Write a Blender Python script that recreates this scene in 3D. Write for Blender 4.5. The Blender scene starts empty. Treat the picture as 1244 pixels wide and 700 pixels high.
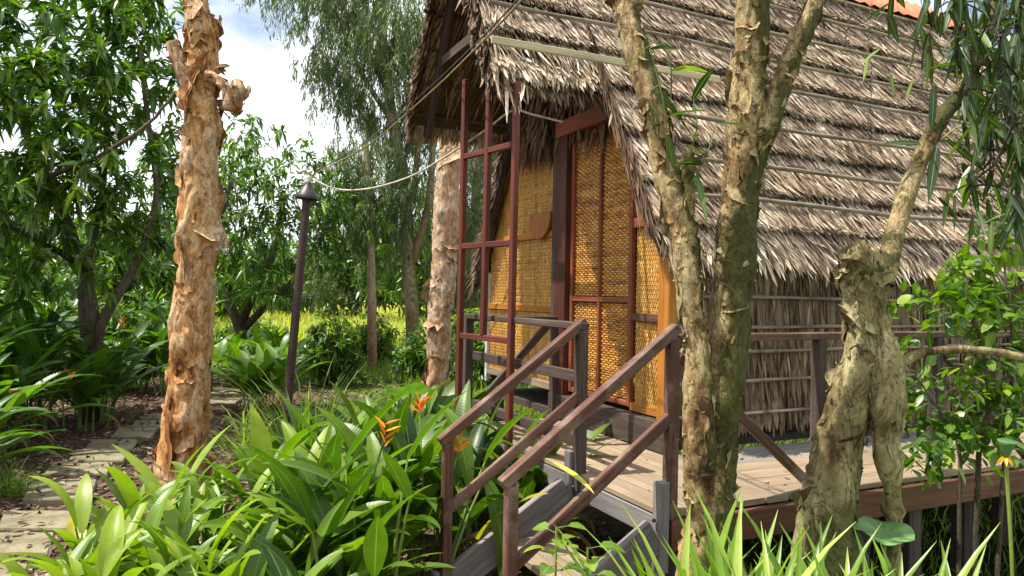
import bpy, math, random
import numpy as np
from mathutils import Vector, Matrix, noise, Euler

random.seed(7)
rng = np.random.default_rng(7)
SC = bpy.context.scene
COL = SC.collection
R_ = math.radians

# ------------------------------------------------------------------ camera, world, sun, exposure
EYE = 1.6
cam_d = bpy.data.cameras.new('camera')
cam = bpy.data.objects.new('camera', cam_d)
COL.objects.link(cam)
cam_d.sensor_width = 36.0
cam_d.lens = 36.0 * 875 / 1244
cam_d.clip_end = 2000
cam_d.clip_start = 0.05
cam.location = (0, 0, EYE)
cam.rotation_euler = Euler((R_(90.4), R_(-1.06), 0), 'XYZ')
SC.camera = cam
CM = cam.rotation_euler.to_matrix()

SUN_EL, SUN_AZ = 64.0, (-0.93, -0.14)          # towards the sun: left and slightly beyond the hut
az = Vector((SUN_AZ[0], SUN_AZ[1], 0)).normalized()
sdir = Vector((az.x * math.cos(R_(SUN_EL)), az.y * math.cos(R_(SUN_EL)), math.sin(R_(SUN_EL))))
W = bpy.data.worlds.new('World')
SC.world = W
W.use_nodes = True
nt = W.node_tree
for n in list(nt.nodes):
    nt.nodes.remove(n)
wo = nt.nodes.new('ShaderNodeOutputWorld')
bg = nt.nodes.new('ShaderNodeBackground')
sky = nt.nodes.new('ShaderNodeTexSky')
sky.sky_type = 'NISHITA'
sky.sun_disc = False
sky.sun_elevation = R_(SUN_EL)
sky.sun_rotation = math.atan2(az.x, az.y)
sky.dust_density = 1.5
tc = nt.nodes.new('ShaderNodeTexCoord')
mp = nt.nodes.new('ShaderNodeMapping')
mp.inputs['Scale'].default_value = (1.0, 1.0, 2.2)
cn = nt.nodes.new('ShaderNodeTexNoise')
cn.inputs['Scale'].default_value = 2.3
cn.inputs['Detail'].default_value = 7
cn.inputs['Roughness'].default_value = 0.55
cr = nt.nodes.new('ShaderNodeValToRGB')
cr.color_ramp.elements[0].position = 0.35
cr.color_ramp.elements[1].position = 0.52
mx = nt.nodes.new('ShaderNodeMixRGB')
mx.inputs['Color2'].default_value = (9.6, 9.9, 10.4, 1)
nt.links.new(tc.outputs['Generated'], mp.inputs['Vector'])
nt.links.new(mp.outputs['Vector'], cn.inputs['Vector'])
nt.links.new(cn.outputs['Fac'], cr.inputs['Fac'])
nt.links.new(cr.outputs['Color'], mx.inputs['Fac'])
nt.links.new(sky.outputs['Color'], mx.inputs['Color1'])
nt.links.new(mx.outputs['Color'], bg.inputs['Color'])
bg.inputs['Strength'].default_value = 0.10
nt.links.new(bg.outputs['Background'], wo.inputs['Surface'])

sun_d = bpy.data.lights.new('sun', 'SUN')
sun_d.energy = 5.0
sun_d.angle = R_(0.53)
sun_d.color = (1.0, 0.94, 0.84)
sun = bpy.data.objects.new('sun', sun_d)
COL.objects.link(sun)
sun.rotation_euler = sdir.to_track_quat('Z', 'Y').to_euler()
SC.view_settings.view_transform = 'Standard'
SC.view_settings.look = 'None'
SC.view_settings.gamma = 1
SC.view_settings.exposure = 0.85
SC.render.engine = 'CYCLES'
SC.cycles.max_bounces = 7
SC.cycles.diffuse_bounces = 4
SC.cycles.transparent_max_bounces = 6


# ------------------------------------------------------------------ measuring helpers (photo pixel + distance -> point)
def ray(px, py):
    return CM @ Vector(((px - 622) / 875.0, -(py - 350) / 875.0, -1))


def at(px, py, Y):
    d = ray(px, py)
    return Vector((0, 0, EYE)) + d * (Y / d.y)


def atz(px, py, z=0.0):
    d = ray(px, py)
    return Vector((0, 0, EYE)) + d * ((z - EYE) / d.z)


# hut frame: s runs along the ridge, t across the front, origin at the near front corner
CA = Vector((0.926, 4.20, 0))
RS = Vector((math.cos(R_(25.5)), math.sin(R_(25.5)), 0))
FT = Vector((-math.sin(R_(25.5)), math.cos(R_(25.5)), 0))


def H(s, t, z):
    return CA + RS * s + FT * t + Vector((0, 0, z))


HM = np.array([[RS.x, FT.x, 0], [RS.y, FT.y, 0], [0, 0, 1]])


def Hn(A):
    A = np.asarray(A, float)
    return A @ HM.T + np.array([CA.x, CA.y, 0])


# ------------------------------------------------------------------ mesh helpers
class MB:
    def __init__(self):
        self.V, self.F, self.C, self.n, self.S = [], [], [], 0, []

    def add(self, V, F, C=None, sm=True):
        V = np.asarray(V, float).reshape(-1, 3)
        if C is None:
            C = np.zeros((len(V), 3))
        C = np.asarray(C, float)
        if C.ndim == 1:
            C = np.tile(C, (len(V), 1))
        self.V.append(V)
        self.C.append(C)
        if isinstance(F, np.ndarray):
            self.F.append(F.astype(np.int64) + self.n)
            self.S.append(sm)
        else:
            byk = {}
            for f in F:
                byk.setdefault(len(f), []).append(f)
            for k, fs in byk.items():
                self.F.append(np.array(fs, np.int64) + self.n)
                self.S.append(sm)
        self.n += len(V)

    def build(self, name, mat, parent=None, smooth=True, loc=None):
        V = np.concatenate(self.V)
        C = np.concatenate(self.C)
        off = np.zeros(3)
        if parent is not None:
            q = parent
            while q is not None:
                off = off + np.array(q.location)
                q = q.parent
        elif loc is not None:
            off = np.array(loc, float)
        V = V - off
        me = bpy.data.meshes.new(name)
        lv = np.concatenate([f.ravel() for f in self.F])
        tot = np.concatenate([np.full(len(f), f.shape[1]) for f in self.F])
        st = np.concatenate([[0], np.cumsum(tot)[:-1]])
        me.vertices.add(len(V))
        me.vertices.foreach_set('co', V.ravel())
        me.loops.add(len(lv))
        me.loops.foreach_set('vertex_index', lv.astype(np.int32))
        me.polygons.add(len(tot))
        me.polygons.foreach_set('loop_start', st.astype(np.int32))
        me.polygons.foreach_set('loop_total', tot.astype(np.int32))
        me.polygons.foreach_set('use_smooth', np.concatenate([np.full(len(f), smooth and q) for f, q in zip(self.F, self.S)]))
        a = me.attributes.new('crd', 'FLOAT_VECTOR', 'POINT')
        a.data.foreach_set('vector', C.ravel())
        me.materials.append(mat)
        me.update(calc_edges=True)
        o = bpy.data.objects.new(name, me)
        COL.objects.link(o)
        if parent is not None:
            o.parent = parent
        elif loc is not None:
            o.location = loc
        return o


def thing(name, loc, label, cat, group=None):
    o = bpy.data.objects.new(name, None)
    o.empty_display_size = 0.1
    COL.objects.link(o)
    o.location = loc
    return tag(o, label, cat, group)


def tag(o, label, cat, group=None, kind=None):
    if label: o['label'] = label
    if cat: o['category'] = cat
    if group: o['group'] = group
    if kind: o['kind'] = kind
    return o


def beam(mb, p0, p1, w, h, up=(0, 0, 1), ch=0.004, seg=1):
    """Bevelled bar from p0 to p1, w across, h along 'up'."""
    p0, p1 = Vector(p0), Vector(p1)
    d = (p1 - p0)
    L = d.length
    d.normalize()
    u = Vector(up)
    u = (u - d * u.dot(d))
    u = u.normalized() if u.length > 1e-5 else d.orthogonal().normalized()
    s = d.cross(u)
    w2, h2 = w / 2, h / 2
    ch = min(ch, w2 * .4, h2 * .4)
    prof = [(-w2 + ch, -h2), (w2 - ch, -h2), (w2, -h2 + ch), (w2, h2 - ch), (w2 - ch, h2), (-w2 + ch, h2), (-w2, h2 - ch), (-w2, -h2 + ch)]
    n = len(prof)
    rz = random.random() * 10
    V, C, F = [], [], []
    per = [0]
    for i in range(1, n):
        per.append(per[-1] + math.dist(prof[i], prof[i - 1]))
    rings = [(0, 1 - ch / max(w2, h2)), (ch, 1), (L - ch, 1), (L, 1 - ch / max(w2, h2))]
    for (l, k) in rings:
        for i, (a, b) in enumerate(prof):
            V.append(p0 + d * l + s * a * k + u * b * k)
            C.append((l, per[i], rz))
    for r in range(len(rings) - 1):
        for i in range(n):
            j = (i + 1) % n
            F.append((r * n + i, r * n + j, (r + 1) * n + j, (r + 1) * n + i))
    F.append(tuple(range(n))[::-1])
    F.append(tuple(range(3 * n, 4 * n)))
    mb.add([tuple(v) for v in V], F, C, sm=False)


def catmull(P, n):
    P = np.asarray(P, float)
    Q = np.vstack([2 * P[0] - P[1], P, 2 * P[-1] - P[-2]])
    out = []
    m = len(P) - 1
    for k in range(n):
        x = k / (n - 1) * m
        i = min(int(x), m - 1)
        f = x - i
        p0, p1, p2, p3 = Q[i], Q[i + 1], Q[i + 2], Q[i + 3]
        out.append(0.5 * ((2 * p1) + (-p0 + p2) * f + (2 * p0 - 5 * p1 + 4 * p2 - p3) * f * f + (-p0 + 3 * p1 - 3 * p2 + p3) * f ** 3))
    return np.array(out)


def frames(P):
    T = np.gradient(P, axis=0)
    T /= np.linalg.norm(T, axis=1)[:, None] + 1e-9
    ref = np.array([0, 1.0, 0]) if abs(T[0][1]) < .9 else np.array([1.0, 0, 0])
    S = np.zeros_like(P)
    for i in range(len(P)):
        s = ref - T[i] * ref.dot(T[i])
        s /= np.linalg.norm(s) + 1e-9
        S[i] = s
        ref = s
    return T, S, np.cross(T, S)


def tube(mb, P, r, seg=6, cap=False, rnd=None):
    P = np.asarray([tuple(p) for p in P], float)
    r = np.broadcast_to(np.asarray(r, float), (len(P),))
    T, S, B = frames(P)
    a = np.arange(seg) * 2 * math.pi / seg
    V = P[:, None, :] + r[:, None, None] * (np.cos(a)[None, :, None] * S[:, None, :] + np.sin(a)[None, :, None] * B[:, None, :])
    L = np.concatenate([[0], np.cumsum(np.linalg.norm(np.diff(P, axis=0), axis=1))])
    rz = random.random() * 10 if rnd is None else rnd
    C = np.zeros((len(P), seg, 3))
    C[:, :, 0] = L[:, None]
    C[:, :, 1] = (r[:, None] * a[None, :])
    C[:, :, 2] = rz
    i, j = np.meshgrid(np.arange(len(P) - 1), np.arange(seg), indexing='ij')
    j2 = (j + 1) % seg
    F = np.stack([i * seg + j, i * seg + j2, (i + 1) * seg + j2, (i + 1) * seg + j], -1).reshape(-1, 4)
    mb.add(V.reshape(-1, 3), F, C.reshape(-1, 3))
    if cap:
        n0 = len(P) * seg
        mb.add(V[-1], [tuple(range(seg))], C[-1])
        mb.add(V[0], [tuple(range(seg))[::-1]], C[0])


def lathe(mb, c, prof, seg=20, axis=(0, 0, 1), rnd=0.):
    q = Vector((0, 0, 1)).rotation_difference(Vector(axis)).to_matrix()
    V, F, C = [], [], []
    for (r, z) in prof:
        for k in range(seg):
            a = 2 * math.pi * k / seg
            V.append(tuple(Vector(c) + q @ Vector((r * math.cos(a), r * math.sin(a), z))))
            C.append((z, a * r, rnd))
    for i in range(len(prof) - 1):
        for k in range(seg):
            k2 = (k + 1) % seg
            F.append((i * seg + k, i * seg + k2, (i + 1) * seg + k2, (i + 1) * seg + k))
    mb.add(V, F, C)


def nrm(A):
    return A / (np.linalg.norm(A, axis=-1, keepdims=True) + 1e-9)


LANCE = (np.array([0, .25, .6, 1.0]), np.array([.12, .95, .8, .03]))
TINY = (np.array([0, .45, 1.0]), np.array([.1, 1, .05]))
LONG = (np.linspace(0, 1, 6), np.array([.5, .9, 1, .85, .5, .03]))
OVAL = (np.array([0, .2, .5, .8, 1.0]), np.array([.1, .8, 1, .65, .03]))


def leaves(mb, P, D, L, Wd, prof=LANCE, droop=.3, fold=.25, up=None, rnd=None, c2=0.):
    """Many folded leaves at P pointing along D. crd = (random, along, across)."""
    P, D = np.asarray(P, float), nrm(np.asarray(D, float))
    n = len(P)
    L = np.broadcast_to(np.asarray(L, float), (n,))
    Wd = np.broadcast_to(np.asarray(Wd, float), (n,))
    if up is None:
        up = np.tile([0, 0, 1.0], (n, 1)) + rng.normal(0, .35, (n, 3))
    S = nrm(np.cross(D, up))
    N = np.cross(S, D)
    u, w = prof
    k = len(u)
    V = np.zeros((n, k, 3, 3))
    cen = P[:, None, :] + D[:, None, :] * (L[:, None] * u[None, :])[..., None]
    cen[..., 2] -= (np.broadcast_to(np.asarray(droop, float), (n,)) * L)[:, None] * (u ** 2)[None, :]
    for jj, v in enumerate((-1, 0, 1)):
        V[:, :, jj, :] = cen + S[:, None, :] * (v * Wd[:, None] / 2 * w[None, :])[..., None] + N[:, None, :] * (abs(v) * fold * Wd[:, None] / 2 * w[None, :])[..., None]
    C = np.zeros((n, k, 3, 3))
    if rnd is None:
        rnd = rng.random(n)
    C[..., 0] = rnd[:, None, None]
    C[..., 1] = u[None, :, None]
    C[..., 2] = np.array([-1, 0, 1])[None, None, :]
    i, j = np.meshgrid(np.arange(k - 1), np.arange(2), indexing='ij')
    f = np.stack([i * 3 + j, i * 3 + j + 1, (i + 1) * 3 + j + 1, (i + 1) * 3 + j], -1).reshape(-1, 4)
    F = (f[None] + (np.arange(n) * k * 3)[:, None, None]).reshape(-1, 4)
    mb.add(V.reshape(-1, 3), F, C.reshape(-1, 3))


# ------------------------------------------------------------------ materials
def nodes(name):
    m = bpy.data.materials.new(name)
    m.use_nodes = True
    t = m.node_tree
    for n in list(t.nodes):
        t.nodes.remove(n)
    out = t.nodes.new('ShaderNodeOutputMaterial')
    p = t.nodes.new('ShaderNodeBsdfPrincipled')
    t.links.new(p.outputs[0], out.inputs['Surface'])
    return m, t, p, out


def N(t, typ, **kw):
    n = t.nodes.new('ShaderNode' + typ)
    for k, v in kw.items():
        if k in n.inputs:
            n.inputs[k].default_value = v
        else:
            setattr(n, k, v)
    return n


def ramp(t, fac, stops):
    r = t.nodes.new('ShaderNodeValToRGB')
    e = r.color_ramp.elements
    while len(e) > 1:
        e.remove(e[0])
    e[0].position = stops[0][0]
    e[0].color = (*stops[0][1], 1)
    for p, c in stops[1:]:
        x = e.new(p)
        x.color = (*c, 1)
    t.links.new(fac, r.inputs['Fac'])
    return r.outputs['Color']


def math_(t, op, a, b=0.):
    n = t.nodes.new('ShaderNodeMath')
    n.operation = op
    for i, x in enumerate((a, b)):
        if isinstance(x, (int, float)):
            n.inputs[i].default_value = x
        else:
            t.links.new(x, n.inputs[i])
    return n.outputs[0]


def mixc(t, f, a, b, mode='MIX'):
    n = t.nodes.new('ShaderNodeMixRGB')
    n.blend_type = mode
    for i, x in zip(('Fac', 'Color1', 'Color2'), (f, a, b)):
        if isinstance(x, (int, float)):
            n.inputs[i].default_value = x
        elif isinstance(x, tuple):
            n.inputs[i].default_value = (*x, 1)
        else:
            t.links.new(x, n.inputs[i])
    return n.outputs['Color']


def crd(t):
    a = N(t, 'Attribute', attribute_name='crd')
    s = t.nodes.new('ShaderNodeSeparateXYZ')
    t.links.new(a.outputs['Vector'], s.inputs[0])
    return a.outputs['Vector'], s.outputs


def vscale(t, vec, sc):
    m = t.nodes.new('ShaderNodeMapping')
    m.inputs['Scale'].default_value = sc
    t.links.new(vec, m.inputs['Vector'])
    return m.outputs['Vector']


def noise_(t, vec, scale, detail=4, rough=.55, dist=0.):
    n = N(t, 'TexNoise', Scale=scale, Detail=detail, Roughness=rough, Distortion=dist)
    if vec is not None:
        t.links.new(vec, n.inputs['Vector'])
    return n.outputs['Fac']


def bump(t, p, h, strength=.4, dist=.01):
    b = N(t, 'Bump', Strength=strength, Distance=dist)
    t.links.new(h, b.inputs['Height'])
    t.links.new(b.outputs[0], p.inputs['Normal'])


def leaf_mat(name, stops, rough=.42, trans=.35, tcol=(.27, .33, .05), veins=0, mid=(.20, .32, .07), midw=.07, spec=.4):
    m, t, p, out = nodes(name)
    v, s = crd(t)
    c = ramp(t, s[0], stops)
    obj = N(t, 'TexCoord')
    nz = noise_(t, obj.outputs['Object'], 9, 3)
    c = mixc(t, .5, c, ramp(t, nz, [(.3, (.55, .55, .55)), (.7, (1.3, 1.3, 1.2))]), 'MULTIPLY')
    av = math_(t, 'ABSOLUTE', s[2])
    if veins:
        ph = math_(t, 'SUBTRACT', math_(t, 'MULTIPLY', s[1], veins), math_(t, 'MULTIPLY', av, 4.0))
        w = math_(t, 'SINE', ph)
        w2 = ramp(t, math_(t, 'ADD', math_(t, 'MULTIPLY', w, .5), .5), [(0, (.86, .88, .84)), (1, (1.06, 1.05, 1.03))])
        c = mixc(t, .6, c, w2, 'MULTIPLY')
        bump(t, p, w, .10, .002)
    if veins:
        bl = noise_(t, obj.outputs['Object'], 26, 5, .7)
        tipf = ramp(t, math_(t, 'ADD', math_(t, 'MULTIPLY', bl, .55), math_(t, 'ADD', math_(t, 'MULTIPLY', s[1], .30), math_(t, 'MULTIPLY', math_(t, 'MULTIPLY', av, s[0]), .12))), [(.66, (0, 0, 0)), (.72, (.85, .85, .85))])
        c = mixc(t, tipf, c, (.26, .17, .06))
    midf = math_(t, 'LESS_THAN', av, midw)
    c = mixc(t, math_(t, 'MULTIPLY', midf, .75), c, mid)
    t.links.new(c, p.inputs['Base Color'])
    p.inputs['Roughness'].default_value = rough
    p.inputs['Specular IOR Level'].default_value = spec
    tr = t.nodes.new('ShaderNodeBsdfTranslucent')
    tc_ = mixc(t, 1., c, tuple(x * 6 for x in tcol), 'MULTIPLY')
    t.links.new(tc_, tr.inputs['Color'])
    ms = N(t, 'MixShader', Fac=trans)
    t.links.new(p.outputs[0], ms.inputs[1])
    t.links.new(tr.outputs[0], ms.inputs[2])
    t.links.new(ms.outputs[0], out.inputs['Surface'])
    return m


def wood_mat(name, a, b, c, rough=.7, bs=.35, stain=None, spec=.3):
    m, t, p, out = nodes(name)
    v, s = crd(t)
    g = noise_(t, vscale(t, v, (2.5, 55, 7)), 1.0, 5, .6, .6)
    big = noise_(t, vscale(t, v, (2.0, 6, 3)), 1.0, 3)
    col = ramp(t, g, [(.25, a), (.5, b), (.75, c)])
    col = mixc(t, .55, col, ramp(t, big, [(.3, (.5, .5, .52)), (.65, (1.25, 1.2, 1.15))]), 'MULTIPLY')
    if stain:
        ob = N(t, 'TexCoord')
        st = noise_(t, ob.outputs['Object'], 5, 5, .65)
        col = mixc(t, ramp(t, st, [(.5, (0, 0, 0)), (.66, (.8, .8, .8))]), col, stain)
    t.links.new(col, p.inputs['Base Color'])
    p.inputs['Roughness'].default_value = rough
    p.inputs['Specular IOR Level'].default_value = spec
    bump(t, p, g, bs, .004)
    return m


def strand_mat(name, stops, rough=.75, trans=.0, spec=.25):
    """thatch and woven strips: colour per strip from crd.x, streaks along it"""
    m, t, p, out = nodes(name)
    v, s = crd(t)
    c = ramp(t, s[0], stops)
    st = noise_(t, vscale(t, v, (37, 3, 4)), 1.0, 3)
    c = mixc(t, .7, c, ramp(t, st, [(.3, (.5, .48, .46)), (.7, (1.25, 1.25, 1.25))]), 'MULTIPLY')
    ob = N(t, 'TexCoord')
    bg_ = noise_(t, ob.outputs['Object'], 1.6, 4)
    c = mixc(t, .5, c, ramp(t, bg_, [(.3, (.6, .58, .58)), (.65, (1.15, 1.15, 1.15))]), 'MULTIPLY')
    t.links.new(c, p.inputs['Base Color'])
    p.inputs['Roughness'].default_value = rough
    p.inputs['Specular IOR Level'].default_value = spec
    bump(t, p, st, .25, .003)
    return m


def bark_mat(name, stops, moss=(.05, .06, .012), crack=(.035, .022, .012), scale=6., fine=30, steps=8.):
    """crd.x = how deep in the paper layers, crd.y = moss amount, crd.z random"""
    m, t, p, out = nodes(name)
    v, s = crd(t)
    ob = N(t, 'TexCoord')
    o = ob.outputs['Object']
    nA = noise_(t, vscale(t, o, (1, 1, .38)), scale, 9, .66, 1.2)
    big = noise_(t, vscale(t, o, (1, 1, .5)), 2.6, 3, .5, .3)
    fib = noise_(t, vscale(t, o, (1, 1, .10)), 55, 4, .65)
    n2 = noise_(t, o, fine, 6, .75)
    st = math_(t, 'MULTIPLY', nA, steps)
    fr = math_(t, 'FRACT', st)
    fl = math_(t, 'DIVIDE', math_(t, 'FLOOR', st), steps)
    edge = ramp(t, fr, [(0, (1, 1, 1)), (.10, (.25, .25, .25)), (.22, (0, 0, 0))])
    f = math_(t, 'ADD', math_(t, 'ADD', math_(t, 'MULTIPLY', s[0], .42), math_(t, 'MULTIPLY', fl, .5)), math_(t, 'MULTIPLY', math_(t, 'SUBTRACT', big, .5), .9))
    c = ramp(t, f, stops)
    c = mixc(t, .65, c, ramp(t, n2, [(.3, (.45, .42, .38)), (.55, (1., 1., 1.)), (.75, (1.25, 1.25, 1.25))]), 'MULTIPLY')
    c = mixc(t, .5, c, ramp(t, fib, [(.35, (.5, .48, .45)), (.6, (1.15, 1.15, 1.15))]), 'MULTIPLY')
    c = mixc(t, math_(t, 'MULTIPLY', edge, .85), c, crack)
    mn = noise_(t, o, 9, 9, .8)
    mf = math_(t, 'MULTIPLY', ramp(t, math_(t, 'ADD', mn, math_(t, 'MULTIPLY', math_(t, 'SUBTRACT', s[1], .5), .55)), [(.46, (0, 0, 0)), (.58, (1, 1, 1))]), .92)
    mf = math_(t, 'MULTIPLY', mf, math_(t, 'GREATER_THAN', s[1], .02))
    mcol = mixc(t, noise_(t, o, 60, 3), moss, tuple(x * 2.6 for x in moss))
    c = mixc(t, mf, c, mcol)
    t.links.new(c, p.inputs['Base Color'])
    p.inputs['Roughness'].default_value = .85
    p.inputs['Specular IOR Level'].default_value = .2
    hh = math_(t, 'ADD', math_(t, 'ADD', math_(t, 'MULTIPLY', n2, .7), math_(t, 'MULTIPLY', fl, 4.0)), math_(t, 'ADD', math_(t, 'MULTIPLY', fib, .35), math_(t, 'MULTIPLY', edge, -.35)))
    bump(t, p, hh, .9, .014)
    return m


def plain(name, c, rough=.6, metal=0., var=.3, sc=12, bs=.2):
    m, t, p, out = nodes(name)
    ob = N(t, 'TexCoord')
    n = noise_(t, ob.outputs['Object'], sc, 4)
    lo, hi = tuple(x * (1 - var) for x in c), tuple(x * (1 + var) for x in c)
    t.links.new(ramp(t, n, [(.3, lo), (.7, hi)]), p.inputs['Base Color'])
    p.inputs['Roughness'].default_value = rough
    p.inputs['Metallic'].default_value = metal
    bump(t, p, n, bs, .005)
    return m


M = {}
M['heli'] = leaf_mat('heliconia_leaf', [(0, (.020, .050, .008)), (.35, (.058, .120, .012)), (.7, (.130, .215, .016)), (.93, (.24, .32, .024)), (1, (.38, .33, .04))], .40, .32, veins=210, mid=(.20, .28, .07), midw=.05)
M['ginger'] = leaf_mat('ginger_leaf', [(0, (.024, .062, .013)), (.5, (.062, .130, .018)), (.9, (.11, .20, .022)), (1, (.25, .20, .03))], .38, .34, veins=210, mid=(.12, .20, .06), midw=.05)
M['mango'] = leaf_mat('mango_leaf', [(0, (.026, .064, .012)), (.5, (.066, .138, .020)), (.85, (.13, .22, .028)), (1, (.24, .30, .04))], .33, .30, midw=.1)
M['willow'] = leaf_mat('willowy_leaf', [(0, (.055, .085, .036)), (.5, (.11, .150, .060)), (1, (.20, .24, .10))], .5, .28, tcol=(.22, .28, .09))
M['shrub'] = leaf_mat('shrub_leaf', [(0, (.035, .085, .015)), (.5, (.085, .165, .020)), (1, (.23, .32, .03))], .35, .36)
M['near'] = leaf_mat('hanging_leaf', [(0, (.022, .042, .014)), (.6, (.042, .075, .020)), (.88, (.10, .16, .03)), (1, (.25, .33, .03))], .36, .22, midw=.08)
M['pandan'] = leaf_mat('pandan_leaf', [(0, (.07, .14, .012)), (.6, (.18, .29, .022)), (1, (.36, .43, .10))], .36, .38, mid=(.20, .30, .05), midw=.05)
M['grass'] = leaf_mat('grass_blade', [(0, (.07, .13, .02)), (.6, (.15, .23, .03)), (1, (.36, .36, .08))], .55, .35, midw=0)
M['field'] = leaf_mat('field_blade', [(0, (.30, .33, .06)), (.6, (.46, .45, .11)), (1, (.62, .54, .20))], .6, .35, midw=0)
M['lily'] = leaf_mat('lotus_leaf', [(0, (.10, .20, .075)), (1, (.20, .34, .12))], .4, .2, midw=0)
M['bract'] = leaf_mat('orange_bract', [(0, (.75, .13, .01)), (.6, (.85, .28, .01)), (1, (.85, .46, .02))], .4, .25, tcol=(.3, .2, .05), midw=0)
M['stem'] = leaf_mat('green_stem', [(0, (.09, .16, .03)), (1, (.18, .22, .04))], .5, .0, midw=0)
M['litter'] = strand_mat('dead_leaf', [(0, (.035, .022, .015)), (.5, (.13, .08, .055)), (.85, (.26, .18, .13)), (1, (.42, .33, .26))], .8)
M['dead'] = strand_mat('dry_brown_leaf', [(0, (.10, .06, .03)), (.5, (.26, .16, .07)), (1, (.46, .33, .13))], .8)
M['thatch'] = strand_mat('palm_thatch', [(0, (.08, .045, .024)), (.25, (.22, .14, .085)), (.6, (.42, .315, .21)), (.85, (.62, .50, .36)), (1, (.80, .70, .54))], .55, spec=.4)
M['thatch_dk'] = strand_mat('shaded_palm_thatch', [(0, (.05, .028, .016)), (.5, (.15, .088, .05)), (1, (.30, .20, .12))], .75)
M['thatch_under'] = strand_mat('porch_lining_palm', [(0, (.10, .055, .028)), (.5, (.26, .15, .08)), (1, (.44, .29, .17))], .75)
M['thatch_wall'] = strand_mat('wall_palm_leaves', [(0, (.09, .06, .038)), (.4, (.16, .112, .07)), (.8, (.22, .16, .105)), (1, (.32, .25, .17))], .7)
M['weave'] = strand_mat('woven_bamboo', [(0, (.18, .075, .012)), (.3, (.50, .24, .035)), (.75, (.74, .41, .08)), (1, (.88, .64, .24))], .42, spec=.5)
M['weave_door'] = strand_mat('woven_bamboo_door', [(0, (.12, .045, .008)), (.4, (.46, .19, .026)), (1, (.74, .40, .08))], .35, spec=.6)
M['red_wood'] = wood_mat('red_stained_wood', (.075, .018, .012), (.11, .026, .016), (.15, .038, .024), .5, .2)
M['door_wood'] = wood_mat('brown_red_frame_wood', (.13, .032, .016), (.21, .060, .025), (.28, .09, .035), .5, .25)
M['orange_wood'] = wood_mat('orange_varnished_wood', (.25, .09, .015), (.36, .14, .022), (.44, .20, .04), .45, .2)
M['plaque'] = wood_mat('plaque_wood', (.20, .06, .018), (.32, .11, .03), (.40, .17, .05), .5, .3)
M['jamb'] = wood_mat('dark_jamb_wood', (.045, .014, .010), (.075, .022, .014), (.11, .035, .02), .5, .25)
M['rail'] = wood_mat('worn_rail_wood', (.045, .020, .014), (.10, .044, .030), (.19, .10, .068), .55, .5, stain=(.22, .155, .115))
M['dark_wood'] = wood_mat('dark_weathered_wood', (.030, .021, .017), (.060, .043, .035), (.11, .083, .07), .75, .5)
M['grey_wood'] = wood_mat('grey_weathered_wood', (.10, .092, .09), (.17, .158, .155), (.25, .235, .225), .75, .4)
M['deck'] = wood_mat('pale_deck_wood', (.15, .11, .07), (.25, .19, .125), (.36, .29, .20), .7, .5, stain=(.22, .16, .11))
M['deck_grey'] = wood_mat('silver_deck_wood', (.13, .12, .105), (.21, .195, .175), (.30, .28, .25), .7, .5)
M['fascia'] = wood_mat('red_brown_fascia', (.06, .025, .014), (.11, .045, .024), (.16, .07, .038), .6, .35)
M['batten'] = wood_mat('bamboo_batten', (.12, .09, .065), (.25, .20, .15), (.42, .36, .28), .75, .4, stain=(.06, .045, .035), spec=.1)
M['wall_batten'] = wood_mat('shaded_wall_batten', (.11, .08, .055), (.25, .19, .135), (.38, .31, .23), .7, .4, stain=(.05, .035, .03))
M['batten_new'] = wood_mat('fresh_bamboo_batten', (.32, .27, .15), (.46, .40, .23), (.56, .50, .32), .55, .3)
M['bark'] = bark_mat('orange_paperbark', [(.1, (.10, .035, .012)), (.24, (.36, .15, .045)), (.40, (.54, .28, .105)), (.58, (.62, .41, .22)), (.78, (.54, .42, .28)), (.92, (.26, .20, .14))], moss=(.09, .09, .03), crack=(.10, .035, .012))
M['bark_pale'] = bark_mat('pale_paperbark', [(.1, (.22, .10, .045)), (.3, (.46, .26, .13)), (.5, (.58, .41, .27)), (.85, (.42, .34, .26))], crack=(.13, .06, .025), scale=4)
M['bark_moss'] = bark_mat('mossy_paperbark', [(.12, (.05, .027, .012)), (.28, (.16, .09, .038)), (.42, (.33, .225, .10)), (.6, (.46, .35, .18)), (.8, (.22, .18, .09)), (.95, (.09, .075, .04))], moss=(.026, .028, .006), crack=(.018, .012, .006), scale=8, fine=40, steps=10)
M['bark_grey'] = bark_mat('olive_paperbark', [(.12, (.06, .037, .017)), (.28, (.17, .125, .055)), (.5, (.31, .26, .12)), (.68, (.42, .36, .19)), (.9, (.19, .165, .09))], moss=(.05, .052, .015), crack=(.02, .013, .008), scale=7, fine=36)
M['bark_tree'] = bark_mat('grey_brown_bark', [(.2, (.035, .026, .018)), (.6, (.09, .07, .05)), (.9, (.15, .12, .09))], fine=50)
M['bark_red'] = bark_mat('warm_brown_bark', [(.2, (.13, .06, .03)), (.5, (.28, .16, .09)), (.9, (.38, .28, .19))], fine=50)
M['metal_dk'] = plain('dark_lamp_metal', (.045, .035, .04), .45, .3)
M['pole'] = plain('rusty_brown_pole', (.05, .028, .022), .6, .1)
M['tin'] = plain('grey_corrugated_tin', (.22, .24, .27), .45, .5)
M['tile'] = plain('orange_ridge_sheet', (.62, .16, .07), .6)
M['cable_w'] = plain('pale_cable', (.45, .42, .34), .6)
M['cable_b'] = plain('brown_cable', (.22, .16, .06), .6)
M['cable_k'] = plain('black_cable', (.03, .03, .04), .5)
M['ceramic'] = plain('pale_insulator', (.5, .45, .42), .5)
M['seed'] = plain('seed_capsule', (.10, .075, .06), .7)
M['plaster'] = plain('off_white_trim', (.55, .53, .48), .7)


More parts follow.
